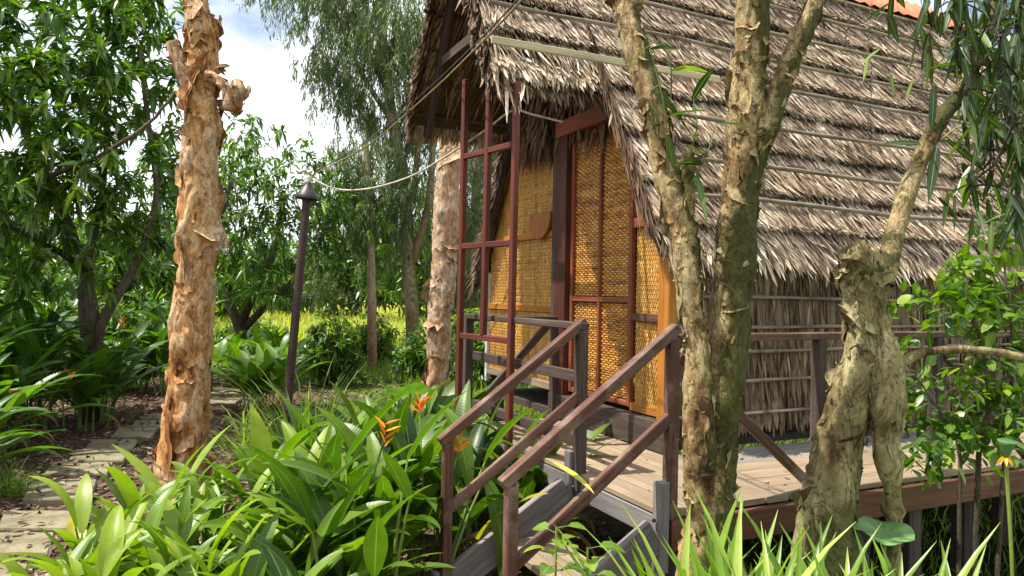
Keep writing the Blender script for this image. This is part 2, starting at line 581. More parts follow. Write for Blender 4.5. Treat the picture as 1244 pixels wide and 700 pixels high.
def stone_mat():
    m, t, p, out = nodes('paving_stone')
    ob = N(t, 'TexCoord')
    oi = N(t, 'ObjectInfo')
    n = noise_(t, ob.outputs['Object'], 6, 6, .65)
    n2 = noise_(t, ob.outputs['Object'], 45, 4, .7)
    c = ramp(t, n, [(.25, (.07, .06, .035)), (.5, (.165, .14, .08)), (.75, (.26, .235, .15))])
    c = mixc(t, .6, c, ramp(t, n2, [(.3, (.6, .6, .6)), (.65, (1.15, 1.15, 1.15))]), 'MULTIPLY')
    c = mixc(t, .5, c, ramp(t, oi.outputs['Random'], [(0, (.75, .85, .7)), (1, (1.15, 1.1, 1.05))]), 'MULTIPLY')
    t.links.new(c, p.inputs['Base Color'])
    p.inputs['Roughness'].default_value = .85
    bump(t, p, math_(t, 'ADD', n, math_(t, 'MULTIPLY', n2, .4)), .6, .012)
    return m


M['stone'] = stone_mat()


def ground_mat():
    m, t, p, out = nodes('soil_and_turf')
    v, s = crd(t)
    ob = N(t, 'TexCoord')
    o = ob.outputs['Object']
    n = noise_(t, o, 18, 6, .7)
    n2 = noise_(t, o, 90, 4, .7)
    n3 = noise_(t, o, .8, 3, .6)
    soil = ramp(t, n, [(.25, (.045, .028, .018)), (.5, (.12, .078, .05)), (.7, (.22, .15, .105)), (.85, (.30, .23, .17))])
    soil = mixc(t, .7, soil, ramp(t, n2, [(.3, (.45, .45, .45)), (.65, (1.3, 1.25, 1.2))]), 'MULTIPLY')
    turf = ramp(t, n, [(.25, (.05, .10, .015)), (.55, (.10, .18, .025)), (.8, (.20, .26, .05))])
    turf = mixc(t, .6, turf, ramp(t, n2, [(.3, (.5, .5, .4)), (.65, (1.25, 1.2, 1.1))]), 'MULTIPLY')
    c = mixc(t, s[0], soil, turf)
    c = mixc(t, s[1], c, ramp(t, n3, [(.3, (.28, .30, .07)), (.7, (.42, .40, .12))]))
    t.links.new(c, p.inputs['Base Color'])
    p.inputs['Roughness'].default_value = .95
    p.inputs['Specular IOR Level'].default_value = .1
    bump(t, p, math_(t, 'ADD', n, math_(t, 'MULTIPLY', n2, .5)), .9, .03)
    return m


# ------------------------------------------------------------------ ground and water
def smooth(a, b, x):
    x = np.clip((x - a) / (b - a), 0, 1)
    return x * x * (3 - 2 * x)


def gh(x, y):
    x, y = np.asarray(x, float), np.asarray(y, float)
    rel_s = (x - CA.x) * RS.x + (y - CA.y) * RS.y
    rel_t = (x - CA.x) * FT.x + (y - CA.y) * FT.y
    pond = smooth(.25, .9, rel_s) * smooth(-2.3, -1.3, rel_t) * (1 - smooth(3.4, 4.6, rel_t)) * (1 - smooth(9, 11, rel_s))
    h = .03 * np.sin(x * 1.3 + 1) * np.cos(y * 1.1) + .012 * np.sin(x * 5.1) * np.sin(y * 4.3 + 2)
    far = smooth(60, 400, np.hypot(x, y))
    return h * (1 - far) - .55 * pond


g1 = np.linspace(-14, 14, 281)
ext = 14 + np.cumsum(np.geomspace(.15, 90, 34))
gx = np.concatenate([-ext[::-1], g1, ext])
gy = np.concatenate([-1 - np.cumsum(np.geomspace(.4, 90, 16))[::-1], np.linspace(-1, 20, 211), 20 + np.cumsum(np.geomspace(.15, 90, 34))])
X, Y = np.meshgrid(gx, gy, indexing='ij')
Z = gh(X, Y)
PATHC = []
stones = [((-30, 30), (690, 712)), ((-14, 62), (648, 673)), ((-2, 87), (622, 644)), ((30, 114), (586, 610)), ((56, 134), (565, 580)), ((85, 154), (549, 563)),
          ((105, 164), (534, 547)), ((137, 188), (520, 531)), ((157, 200), (509, 517)), ((176, 224), (500, 507)),
          ((200, 252), (492, 498)), ((236, 290), (484, 490)), ((256, 300), (475, 481))]
for (a, b) in stones:
    q = atz((a[0] + a[1]) / 2, (b[0] + b[1]) / 2, .03)
    PATHC.append((q.x, q.y))
PA = np.array(PATHC)
dm = np.min(np.hypot(X[..., None] - PA[:, 0], Y[..., None] - PA[:, 1]), -1)
soil = (1 - smooth(.9, 2.0, dm + .4 * np.sin(X * 3) * np.cos(Y * 2.3)))
bedm = (1 - smooth(0, .6, X - .2)) * (1 - smooth(7.0, 8.5, Y))
soil = np.maximum(soil, bedm)
hs = (X - CA.x) * RS.x + (Y - CA.y) * RS.y
ht = (X - CA.x) * FT.x + (Y - CA.y) * FT.y
soil = np.maximum(soil, smooth(-1.2, -.8, hs) * smooth(-2.2, -1.4, ht) * (1 - smooth(2.4, 3.0, ht)) * (1 - smooth(6, 7, hs)))
soil = np.maximum(soil, (1 - smooth(12, 16, Y)) * (1 - smooth(-4.5, -3.2, X)))
farf = smooth(17, 24, Y)
mb = MB()
nx, ny = X.shape
i, j = np.meshgrid(np.arange(nx - 1), np.arange(ny - 1), indexing='ij')
F = np.stack([i * ny + j, (i + 1) * ny + j, (i + 1) * ny + j + 1, i * ny + j + 1], -1).reshape(-1, 4)
mb.add(np.stack([X, Y, Z], -1).reshape(-1, 3), F, np.stack([1 - soil, farf, 0 * X], -1).reshape(-1, 3))
tag(mb.build('ground', ground_mat()), None, None, kind='structure')

m, t, p, out = nodes('pond_water')
p.inputs['Base Color'].default_value = (.018, .022, .012, 1)
p.inputs['Roughness'].default_value = .25
p.inputs['Specular IOR Level'].default_value = .0
p.inputs['IOR'].default_value = 1.04
ob = N(t, 'TexCoord')
bump(t, p, noise_(t, ob.outputs['Object'], 7, 3), .12, .02)
mb = MB()
P0 = [H(.1, -2.6, -.3), H(11, -2.6, -.3), H(11, 4.8, -.3), H(.1, 4.8, -.3)]
mb.add([tuple(q) for q in P0], [(0, 1, 2, 3)])
tag(mb.build('pond_water', m), None, None, kind='structure')

# ------------------------------------------------------------------ the hut
Z0 = .69                                  # deck height
SL = 1.79                                 # roof rise per metre
HC = 1.315
LEN = 4.9
SF, TCUT = -.93, .55                      # porch front, porch lower edge
hut = thing('thatched_hut', H(0, 0, 0), 'steep thatched hut with woven bamboo front standing behind the timber deck', 'hut')


def zo(t): return 2.06 + SL * (t if t < HC else 2 * HC - t)     # outer thatch surface
def zi(t): return 1.93 + SL * (t if t < HC else 2 * HC - t)     # inner rafter face


# --- roof body: slabs between inner and outer surface
def slab(mb, s0, s1, t0, t1):
    f = lambda s, t, g: tuple(H(s, t, g))
    e = -.05
    V = [f(s0, t0, zi(t0)), f(s1, t0, zi(t0)), f(s1, t1, zi(t1)), f(s0, t1, zi(t1)), f(s0, t0, zo(t0) + e), f(s1, t0, zo(t0) + e), f(s1, t1, zo(t1) + e), f(s0, t1, zo(t1) + e)]
    F = [(0, 1, 2, 3), (4, 7, 6, 5), (0, 4, 5, 1), (1, 5, 6, 2), (2, 6, 7, 3), (3, 7, 4, 0)]
    mb.add(V, F, (.25, .5, .3))


mb = MB()
slab(mb, -.13, LEN, -.06, TCUT - .001)
slab(mb, SF, LEN, TCUT, HC)
slab(mb, SF, LEN, HC, 2 * HC - TCUT)
slab(mb, -.08, LEN, 2 * HC - TCUT + .001, 2 * HC + .14)
roof = mb.build('roof', M['thatch_dk'], hut, smooth=False)

nrmr = nrm(np.array([[0, -SL, 1.0]]))[0]          # right slope outward normal (s,t,z)
dnr = nrm(np.array([[0, -1.0, -SL]]))[0]


def blades(mb, s, t, z, down, out, L, Wd, lift, ang, rnd, lean=0.):
    """Palm strips in the hut frame. down/out are unit (s,t,z) vectors."""
    n = len(s)
    side = np.cross(down, out)
    P = np.stack([s, t, z], -1)
    D = down[None] * np.cos(ang)[:, None] + side[None] * np.sin(ang)[:, None]
    S = side[None] * np.cos(ang)[:, None] - down[None] * np.sin(ang)[:, None]
    u = np.array([0, .4, .75, 1.0])
    w = np.array([.8, 1., .75, .05])
    curl = rng.normal(0, .35, n)
    tw = rng.normal(0, .35, n)
    V = np.zeros((n, 4, 2, 3))
    for k in range(4):
        c = P + D * (L * u[k])[:, None] + out[None] * (lift * u[k] + rng.normal(0, .002, n) + curl * .02 * u[k] ** 2)[:, None]
        for q, v in enumerate((-1, 1)):
            V[:, k, q] = c + S * (v * Wd / 2 * w[k])[:, None] + out[None] * (v * tw * Wd / 2 * w[k])[:, None]
    C = np.zeros((n, 4, 2, 3))
    C[..., 0] = rnd[:, None, None]
    C[..., 1] = u[None, :, None] * 2 + (rng.random(n) * 30)[:, None, None]
    C[..., 2] = np.array([-1, 1])[None, None, :]
    f = np.array([[k * 2, k * 2 + 1, k * 2 + 3, k * 2 + 2] for k in range(3)])
    F = (f[None] + (np.arange(n) * 8)[:, None, None]).reshape(-1, 4)
    mb.add(Hn(V.reshape(-1, 3)), F, C.reshape(-1, 3))


def roof_blades(mb, s0, s1, t0, t1, dens, mirror=False, inner=False, Ls=(.16, .30), edge=None):
    area = (s1 - s0) * (t1 - t0) * math.hypot(1, SL)
    n = int(area * dens)
    s = rng.uniform(s0, s1, n)
    # courses: tufts end along rows
    tt = rng.uniform(t0, t1 + .05, n)
    row = .095
    tt = np.where(rng.random(n) < .6, np.round(tt / row) * row + rng.normal(0, .012, n), tt)
    L = rng.uniform(*Ls, n)
    bump_ = np.zeros(n)
    if not inner and not mirror:
        TB = (np.array([1.70, 2.15, 2.40, 2.72, 3.06, 3.33, 3.60, 3.90, 4.17, 4.60]) - 2.06) / SL - .055
        cl_b = np.array([noise.noise(Vector((a * 3.5, b * 9, 5))) for a, b in zip(s, tt)])
        tt = tt + .02 * cl_b
        kb = np.clip(np.searchsorted(TB, tt) - 1, 0, len(TB) - 2)
        fr_ = 1 - np.clip((tt - TB[kb]) / (TB[kb + 1] - TB[kb]), 0, 1)
        L = np.minimum(L, (tt - TB[kb]) / .488 + .02 + .05 * rng.random(n))
        L = np.maximum(L, .05)
        bump_ = .012 + .012 * fr_ ** 1.3 + .010 * cl_b
    z = (1.93 if inner else 2.02) + SL * tt + bump_ * 2.0
    out = nrmr.copy()
    dn = dnr.copy()
    if inner:
        out = -out
    if mirror:
        tt = 2 * HC - tt
        out = out * np.array([1, -1, 1])
        dn = dn * np.array([1, -1, 1])
    cl = np.array([noise.noise(Vector((a * 6, b * 6, 3))) for a, b in zip(s, tt)])
    lean = (-.18 if not mirror else .18)
    cl2 = np.array([noise.noise(Vector((a * 2.2, b * 2.2, 9))) for a, b in zip(s, tt)])
    ang = rng.normal(lean, .17, n) + cl * .35
    blades(mb, s, tt, z, dn, out, L, rng.uniform(.006, .017, n), rng.uniform(.002, .045, n) + np.maximum(cl, 0) * .025, ang, np.clip(rng.beta(1.3, 1.3, n) + cl2 * .22, 0, 1))


mb = MB()
roof_blades(mb, -.18, LEN, -.02, .62, 4200)
roof_blades(mb, SF, LEN, .62, HC, 4000)
th = mb.build('thatch', M['thatch'], roof, smooth=False)
mb = MB()
roof_blades(mb, SF, LEN, .62, HC, 350, mirror=True)
roof_blades(mb, -.1, LEN, -.05, .62, 350, mirror=True)
mb.build('thatch', M['thatch'], roof, smooth=False)
# eave and porch fringes
mb = MB()


def fringe(mb, s0, s1, t, zc, n, Ls, rn=(.3, 1.0), mir=False, sp=.04):
    s = rng.uniform(s0, s1, n)
    t_ = t + rng.uniform(-sp, sp, n)
    dn = nrm(np.array([[0, (-.45 if not mir else .45), -1.0]]))[0]
    out = nrm(np.array([[0, (-1. if not mir else 1.), .45]]))[0]
    blades(mb, s, t_, zc + SL * (t_ - t) * (1 if not mir else -1), dn, out, rng.uniform(*Ls, n), rng.uniform(.010, .028, n), rng.uniform(-.03, .04, n), rng.normal(0, .2, n), rng.uniform(*rn, n))


fringe(mb, -.1, LEN, -.06, 1.93, 2200, (.08, .22))
fringe(mb, SF, -.1, TCUT + .0, 2.06 + SL * TCUT - .03, 750, (.06, .17), (.35, 1.), sp=.02)
fringe(mb, SF, -.1, TCUT + .03, 2.06 + SL * TCUT - .1, 300, (.08, .2), (0, .5), sp=.02)
fringe(mb, SF, SF + .25, TCUT, 2.06 + SL * TCUT - .1, 14, (.2, .36), (.5, .9), sp=.01)
fringe(mb, SF, .0, 2 * HC - TCUT, 1.98 + SL * TCUT, 700, (.06, .16), (.2, .8), mir=True)
fringe(mb, -.1, LEN, 2 * HC + .1, 1.9, 500, (.08, .2), mir=True)
mb.build('eave_fringe', M['thatch'], roof, smooth=False)
# rake edges: dark thatch hanging along the sloping front edges
mb = MB()


def rake(mb, s, ta, tb, n, dens_dn=(.08, .25), rn=(0, .8)):
    t = rng.uniform(ta, tb, n)
    z = np.array([zo(x) for x in t]) - rng.uniform(.02, .24, n)
    sg = 1 if (ta + tb) / 2 < HC else -1
    dn = nrm(np.array([[-.15, -sg * .5, -1.0]]))[0]
    out = nrm(np.array([[-1., -.1 * sg, .1]]))[0]
    blades(mb, np.full(n, s) + rng.uniform(-.02, .03, n), t, z, dn, out, rng.uniform(*dens_dn, n), rng.uniform(.010, .026, n), rng.uniform(-.01, .04, n), rng.normal(0, .25, n), rng.uniform(*rn, n))


n = 800
t = rng.uniform(.0, TCUT + .16, n)
blades(mb, rng.uniform(-.19, -.165, n), t, zo(0) + SL * t - rng.uniform(-.09, .04, n), nrm(np.array([[-.02, -1., -SL]]))[0], np.array([-1., 0, 0]), rng.uniform(.10, .28, n), rng.uniform(.006, .015, n), rng.uniform(-.01, .02, n), rng.normal(.05, .09, n), rng.uniform(0, .75, n))
rake(mb, SF - .01, TCUT, HC, 700, (.06, .16), (.2, .9))
rake(mb, SF - .01, HC, 2 * HC - TCUT, 700, (.06, .16), (.2, .9))
rake(mb, -.09, 2 * HC - TCUT - .1, 2 * HC + .1, 700)
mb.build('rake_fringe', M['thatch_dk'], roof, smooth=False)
# underside thatch of the porch
mb = MB()
roof_blades(mb, SF, .2, TCUT + .20, HC, 600, mirror=True, inner=True, Ls=(.25, .42))
roof_blades(mb, SF, .0, TCUT + .20, HC, 450, inner=True, Ls=(.25, .40))
roof_blades(mb, -.08, .1, .1, TCUT, 700, mirror=True, inner=True, Ls=(.2, .3))
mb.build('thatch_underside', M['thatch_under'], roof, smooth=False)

# battens across the outer thatch
for k, (z_, s0, s1, mt) in enumerate([(2.15, -.12, LEN, 'batten'), (2.40, -.12, LEN, 'batten'), (2.72, -.1, LEN, 'batten'), (3.06, .75, LEN, 'batten'), (3.33, SF, LEN, 'batten'),
                                      (3.60, SF, LEN, 'batten'), (3.90, SF, LEN, 'batten'), (4.17, SF, LEN, 'batten'), (3.03, SF - .05, .72, 'batten_new')]):
    t_ = (z_ - 2.06) / SL
    new = mt == 'batten_new'
    mb = MB()
    n = 30
    sx = np.linspace(s0, s1, n)
    wob = np.array([noise.noise(Vector((a * .8, k * 3.1, 0))) for a in sx]) * .02
    P = [H(a, t_ - .04, z_ + .0 + w) for a, w in zip(sx, wob)]
    P = [q + (-FT * .065 + Vector((0, 0, .04))) for q in P]
    if new:
        beam(mb, P[0], P[-1], .018, .045, up=(0, 0, 1))
    else:
        tube(mb, P, .0145 * (1 + .12 * np.sin(np.arange(n) * 2.1)), 8, True)
    mb.build('batten', M[mt], roof)
# left slope battens (seen only edge-on) and purlins underneath the porch
for k in range(7):
    t_ = TCUT + .06 + k * .125
    mb = MB()
    tube(mb, [H(SF - .07, 2 * HC - t_, 1.89 + SL * t_), H(.0, 2 * HC - t_, 1.89 + SL * t_)], .017, 8, True)
    mb.build('purlin', M['dark_wood'], roof)
    mb = MB()
    tube(mb, [H(SF - .07, t_, 1.89 + SL * t_), H(.0, t_, 1.89 + SL * t_)], .017, 8, True)
    mb.build('purlin', M['dark_wood'], roof)
for s_ in (SF + .12, -.1):
    for sg in (0, 1):
        a, b = (TCUT, HC) if s_ < -.5 else ((.5 if not sg else -.08), HC)
        f = (lambda t: t) if not sg else (lambda t: 2 * HC - t)
        mb = MB()
        beam(mb, H(s_, f(a), 1.84 + SL * a), H(s_, f(b), 1.84 + SL * b), .05, .08)
        mb.build('rafter', M['dark_wood'], roof)
mb = MB()
beam(mb, H(SF + .12, TCUT + .35, 1.72 + SL * (TCUT + .35)), H(SF + .12, 2 * HC - TCUT - .35, 1.72 + SL * (TCUT + .35)), .04, .07)
mb.build('collar_beam', M['dark_wood'], roof)
for s_, t_, zb, w_ in ((-.72, .82, 2.85, .10), (-.62, .93, 2.9, .06)):
    mb = MB()
    beam(mb, H(s_, t_, zb), H(s_, t_, 1.8 + SL * t_), w_, .03, up=tuple(RS))
    mb.build('hanging_board', M['door_wood'], roof)
# orange ridge sheet
mb = MB()
V, F = [], []
for s_ in np.linspace(SF, LEN + .05, 90):
    zz = 2.06 + SL * HC + .05 + .012 * math.sin(s_ * 40)
    for (dt, dz) in ((-.16, -.16), (-.14, -.13), (0, .06), (.14, -.13), (.16, -.16)):
        V.append(tuple(H(s_, HC + dt, zz + dz)))
for a in range(89):
    for b in range(4):
        F.append((a * 5 + b, (a + 1) * 5 + b, (a + 1) * 5 + b + 1, a * 5 + b + 1))
mb.add(V, F)
mb.build('ridge_cap', M['tile'], roof)

# --- side wall of hanging palm leaves
mb = MB()
beam(mb, H(.02, .045, 1.33), H(LEN - .05, .045, 1.33), .04, 1.10)
beam(mb, H(.02, 2 * HC - .045, 1.33), H(LEN - .05, 2 * HC - .045, 1.33), .04, 1.10)
beam(mb, H(LEN - .07, .07, 1.33), H(LEN - .07, 2 * HC - .07, 1.33), .04, 1.10)
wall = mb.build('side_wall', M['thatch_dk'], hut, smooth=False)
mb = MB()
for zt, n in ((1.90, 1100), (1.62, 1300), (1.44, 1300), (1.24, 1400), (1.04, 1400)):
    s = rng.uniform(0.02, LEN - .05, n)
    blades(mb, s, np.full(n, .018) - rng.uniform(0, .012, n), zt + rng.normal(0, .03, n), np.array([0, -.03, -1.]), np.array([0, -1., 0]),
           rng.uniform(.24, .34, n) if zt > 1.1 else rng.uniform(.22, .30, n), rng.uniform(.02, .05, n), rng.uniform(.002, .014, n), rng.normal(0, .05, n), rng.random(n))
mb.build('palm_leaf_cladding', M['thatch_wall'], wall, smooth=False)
for zt in (1.60, 1.42, 1.27, 1.08, .90):
    mb = MB()
    n = 34
    sx = np.linspace(0.0, LEN - .04, n)
    tube(mb, [H(a, -.025 - .004 * math.sin(a * 3), zt + .018 * noise.noise(Vector((a * .9, zt * 7, 0)))) for a in sx], .011 * (1 + .15 * np.sin(np.arange(n) * 1.7)), 8, True)
    mb.build('wall_batten', M['wall_batten'], wall)
mb = MB()
beam(mb, H(-.02, .02, 1.86), H(LEN, .02, 1.86), .05, .05)
mb.build('wall_plate', M['dark_wood'], wall)


# --- front of woven bamboo
def weave(mb, t0, t1, z0, z1, top=None, row=.0125, pitch=.026, amp=.0040, x0=.0, vert=False):
    if vert:
        a0, a1, b0, b1 = z0, z1, t0, t1
    else:
        a0, a1, b0, b1 = t0, t1, z0, z1
    nr = int((b1 - b0) / row)
    nc = int((a1 - a0) / (pitch / 2))
    tk = np.linspace(a0, a1, nc + 1)
    for r in range(nr):
        bc = b0 + (r + .5) * row
        ph = np.cos(math.pi * (np.arange(nc + 1) / 2 + (r % 2)))
        bb = bc + .0022 * np.array([noise.noise(Vector((a * 9, r * .37, t0))) for a in tk])
        keep = np.ones(nc + 1, bool)
        if top is not None:
            keep = np.array([(a < top(bc)) if vert else (bc < top(a)) for a in tk])
        if keep.sum() < 2:
            continue
        x = x0 - amp * ph
        V = np.zeros((nc + 1, 3, 3))
        hh = row * .43
        for q, (dz, dx) in enumerate(((-hh, .0012), (0, -.0012), (hh, .0012))):
            V[:, q, 0] = x + dx
            V[:, q, 2 if vert else 1] = tk
            V[:, q, 1 if vert else 2] = bb + dz
        rv = random.random()
        C = np.zeros((nc + 1, 3, 3))
        seg = np.repeat(rng.random(nc // 4 + 2), 4)[:nc + 1]
        C[..., 0] = np.clip(rv * .45 + seg * .55, 0, 1)[:, None]
        C[..., 1] = tk[:, None] * 10 + r * 7
        i, j = np.meshgrid(np.arange(nc), np.arange(2), indexing='ij')
        ok = (keep[:-1] & keep[1:])[i]
        F = np.stack([i * 3 + j, (i + 1) * 3 + j, (i + 1) * 3 + j + 1, i * 3 + j + 1], -1)[ok].reshape(-1, 4)
        mb.add(Hn(V.reshape(-1, 3)), F, C.reshape(-1, 3))
    if vert:
        for k in range(0, nc + 1, 2):
            zz_ = tk[k]
            te = [a for a in np.linspace(t0, t1, 60) if top is None or zz_ < top(a)]
            if len(te) < 2: continue
            V = [(x0 + .0005, te[0], zz_ - .005), (x0 + .0005, te[-1], zz_ - .005), (x0 + .0005, te[-1], zz_ + .005), (x0 + .0005, te[0], zz_ + .005)]
            mb.add(Hn(V), [(0, 3, 2, 1)], (.2 + .3 * random.random(), zz_ * 9, 0))
        nc = -1
    # upright stakes
    for k in range(0, nc + 1, 2):
        a = tk[k]
        zt = z1 if top is None else min(z1, top(a))
        if zt <= z0: continue
        V = [(x0 + .0005, a - .004, z0), (x0 + .0005, a + .004, z0), (x0 + .0005, a + .004, zt), (x0 + .0005, a - .004, zt)]
        mb.add(Hn(V), [(0, 3, 2, 1)], (.15 + .3 * random.random(), a * 9, 0))
    # backing sheet
    ks = np.linspace(t0, t1, 12)
    V, F = [], []
    for a in ks:
        zt = z1 if top is None else max(z0 + .001, min(z1, top(a)))
        V += [(x0 + .012, a, z0), (x0 + .012, a, zt)]
    for k in range(11):
        F.append((2 * k, 2 * k + 1, 2 * k + 3, 2 * k + 2))
    mb.add(Hn(V), F, (0.0, 0, 0))


def fbar(name, t0, t1, z0, z1, mat, parent, x=-.01, th=.03):
    """board lying in the plane of the front"""
    mb = MB()
    if abs(t1 - t0) > abs(z1 - z0):
        beam(mb, H(x, t0, (z0 + z1) / 2), H(x, t1, (z0 + z1) / 2), th, z1 - z0)
    else:
        beam(mb, H(x, (t0 + t1) / 2, z0), H(x, (t0 + t1) / 2, z1), t1 - t0, th, up=tuple(RS))
    return mb.build(name, mat, parent)


front = bpy.data.objects.new('front_wall', None)
COL.objects.link(front)
front.parent = hut
# parts of the front hang from the hut itself, one mesh each
bpy.data.objects.remove(front)
TOPR = lambda t: 1.90 + SL * t
TOPL = lambda t: 1.90 + SL * (2 * HC - t)
for (a, b, z0, z1, tp, mt, rw, pt) in ((.07, .35, .93, 2.02, TOPR, 'weave', .014, .022), (.07, .35, 2.08, 2.9, TOPR, 'weave', .014, .022),
                                       (1.34, 2.60, .93, 1.455, TOPL, 'weave', .014, .024), (1.34, 2.60, 1.505, 2.035, TOPL, 'weave', .014, .024), (1.34, 2.60, 2.085, 2.95, TOPL, 'weave', .014, .024)):
    mb = MB()
    weave(mb, a, b, z0, z1, tp, .0105, .026, .0035, vert=True)
    mb.build('woven_panel', M[mt], hut, smooth=False)
fbar('corner_post', -.045, .06, .86, 2.02, M['orange_wood'], hut, -.012, .07)
fbar('panel_rail', .06, .36, .88, .93, M['orange_wood'], hut, -.012)
fbar('panel_rail', .06, .36, 1.44, 1.49, M['rail'], hut, -.012)
fbar('panel_rail', .16, .36, 2.02, 2.08, M['door_wood'], hut, -.012)
fbar('panel_rail', 1.32, 2.62, .87, .93, M['deck'], hut, -.012)
fbar('panel_rail', 1.32, 2.62, 1.455, 1.505, M['orange_wood'], hut, -.012)
fbar('panel_rail', 1.32, 2.46, 2.035, 2.085, M['orange_wood'], hut, -.012)
fbar('edge_board', 2.60, 2.64, .80, 1.78, M['plaster'], hut, -.016)
# the door: one leaf in two woven columns
door = bpy.data.objects.new('door', None)
bpy.data.objects.remove(door)
mb = MB()
for (a, b) in ((.395, .725), (.755, 1.085)):
    for (z0, z1) in ((.94, 1.545), (1.59, 2.70)):
        weave(mb, a, b, z0, z1, None, .0155, .027, .0045, x0=-.005)
door = mb.build('door', M['weave_door'], hut, smooth=False)
fbar('stile', .355, .39, .90, 2.50, M['door_wood'], door, -.016, .035)
fbar('stile', .728, .752, .93, 2.70, M['door_wood'], door, -.016, .03)
fbar('stile', 1.085, 1.12, .90, 2.72, M['door_wood'], door, -.016, .035)
fbar('door_rail', .391, .727, 1.55, 1.585, M['door_wood'], door, -.014, .03)
fbar('door_rail', .753, 1.084, 1.55, 1.585, M['door_wood'], door, -.014, .03)
fbar('door_rail', .391, 1.084, .90, .935, M['door_wood'], door, -.014, .03)
fbar('door_rail', .391, 1.084, 2.70, 2.74, M['door_wood'], door, -.014, .03)
fbar('door_jamb', 1.125, 1.27, .72, 2.80, M['jamb'], hut, -.035, .08)
fbar('door_jamb', 1.272, 1.325, .72, 2.84, M['dark_wood'], hut, -.045, .06)
fbar('lintel', .52, 1.268, 2.745, 2.86, M['door_wood'], hut, -.045, .09)
fbar('sill_beam', -.05, 1.33, .695, .87, M['dark_wood'], hut, -.03, .10)
mb = MB()
V = [H(.03, -.0, 1.75), H(.03, 2 * HC, 1.75), H(.03, HC, 1.75 + SL * HC)]
mb.add([tuple(q) for q in [H(.04, .1, 1.9), H(.04, 2 * HC - .1, 1.9), H(.04, HC, 1.85 + SL * HC)]], [(0, 1, 2)], (.2, 0, 0))
mb.build('gable_lining', M['thatch_dk'], hut)
mb = MB()
n = 900
zz = rng.uniform(2.85, 4.0, n)
tt = HC + rng.uniform(-1, 1, n) * (1.84 + SL * HC - zz) / SL
blades(mb, rng.uniform(-.03, .02, n), tt, zz, np.array([-.08, 0, -1.]), np.array([-1., 0, 0]), rng.uniform(.2, .4, n), rng.uniform(.015, .035, n), rng.uniform(.0, .05, n), rng.normal(0, .2, n), rng.uniform(0, .9, n))
# tatty tuft left of the door head
n = 300
tt = rng.uniform(1.33, 1.72, n)
blades(mb, rng.uniform(-.14, -.04, n), tt, np.minimum(2.98, 1.80 + SL * (2 * HC - tt)) - rng.uniform(0, .2, n), np.array([-.05, .08, -1.]), np.array([-1., 0, 0]), rng.uniform(.12, .30, n), rng.uniform(.008, .018, n), rng.uniform(.0, .05, n), rng.normal(0, .3, n), rng.uniform(0, .8, n))
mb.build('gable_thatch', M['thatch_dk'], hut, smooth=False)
# half-round wooden sign on the left panel
mb = MB()
cx_, w_, hh_ = 1.60, .155, .20
pts = [(1.38, 2.22), (1.385, 2.17), (1.41, 2.115), (1.45, 2.07), (1.50, 2.04), (1.56, 2.022), (1.62, 2.03), (1.68, 2.055), (1.72, 2.09), (1.725, 2.15), (1.72, 2.22)]
V, F = [], []
for x in (-.03, -.058):
    for (a, b) in pts:
        V.append(tuple(H(x, a, b)))
k = len(pts)
F = [tuple(range(k)), tuple(range(k, 2 * k))[::-1]] + [(q, (q + 1) % k, k + (q + 1) % k, k + q) for q in range(k)]
mb.add(V, F, [(v[2] * 1.0, v[0], 3.3) for v in V])
sg = tag(mb.build('wooden_plaque', M['plaque'], None, smooth=False, loc=tuple(H(-.03, 1.6, 2.1))), 'small half-round wooden plaque fixed to the woven panel left of the door', 'plaque')
# posts below the hut
for (s_, t_) in ((.05, .06), (.05, 2.5), (.05, 1.3), (1.7, .06), (3.3, .06), (4.7, .06), (1.7, 2.5), (3.3, 2.5)):
    mb = MB()
    beam(mb, H(s_, t_, -.6), H(s_, t_, .75), .10, .10, up=(0, 1, 0))
    mb.build('foundation_post', M['dark_wood'], hut)
mb = MB()
beam(mb, H(0, 1.32, .70), H(LEN, 1.32, .70), 2.5, .05)
mb.build('floor_platform', M['dark_wood'], hut)
# corrugated sheet at the left eave
mb = MB()
V, F = [], []
for a in range(40):
    for b in range(2):
        V.append(tuple(H(-.05 + b * 1.2, 2 * HC + .02 + a * .008, 1.96 - a * .0085 + .012 * math.sin(a * 1.5))))
for a in range(39):
    F.append((2 * a, 2 * a + 1, 2 * a + 3, 2 * a + 2))
mb.add(V, F)
mb.build('corrugated_sheet', M['tin'], hut)

# ------------------------------------------------------------------ deck
deck = thing('timber_deck', H(-.7, -.9, 0), 'raised timber deck of pale boards with brown railings around the hut', 'deck')


def board(parent, name, s0, s1, t0, t1, z, mat, th=.028, along='t'):
    mb = MB()
    if along == 't':
        beam(mb, H((s0 + s1) / 2, t0, z - th / 2), H((s0 + s1) / 2, t1, z - th / 2), abs(s1 - s0), th)
    else:
        beam(mb, H(s0, (t0 + t1) / 2, z - th / 2), H(s1, (t0 + t1) / 2, z - th / 2), abs(t1 - t0), th)
    return mb.build(name, mat, parent)


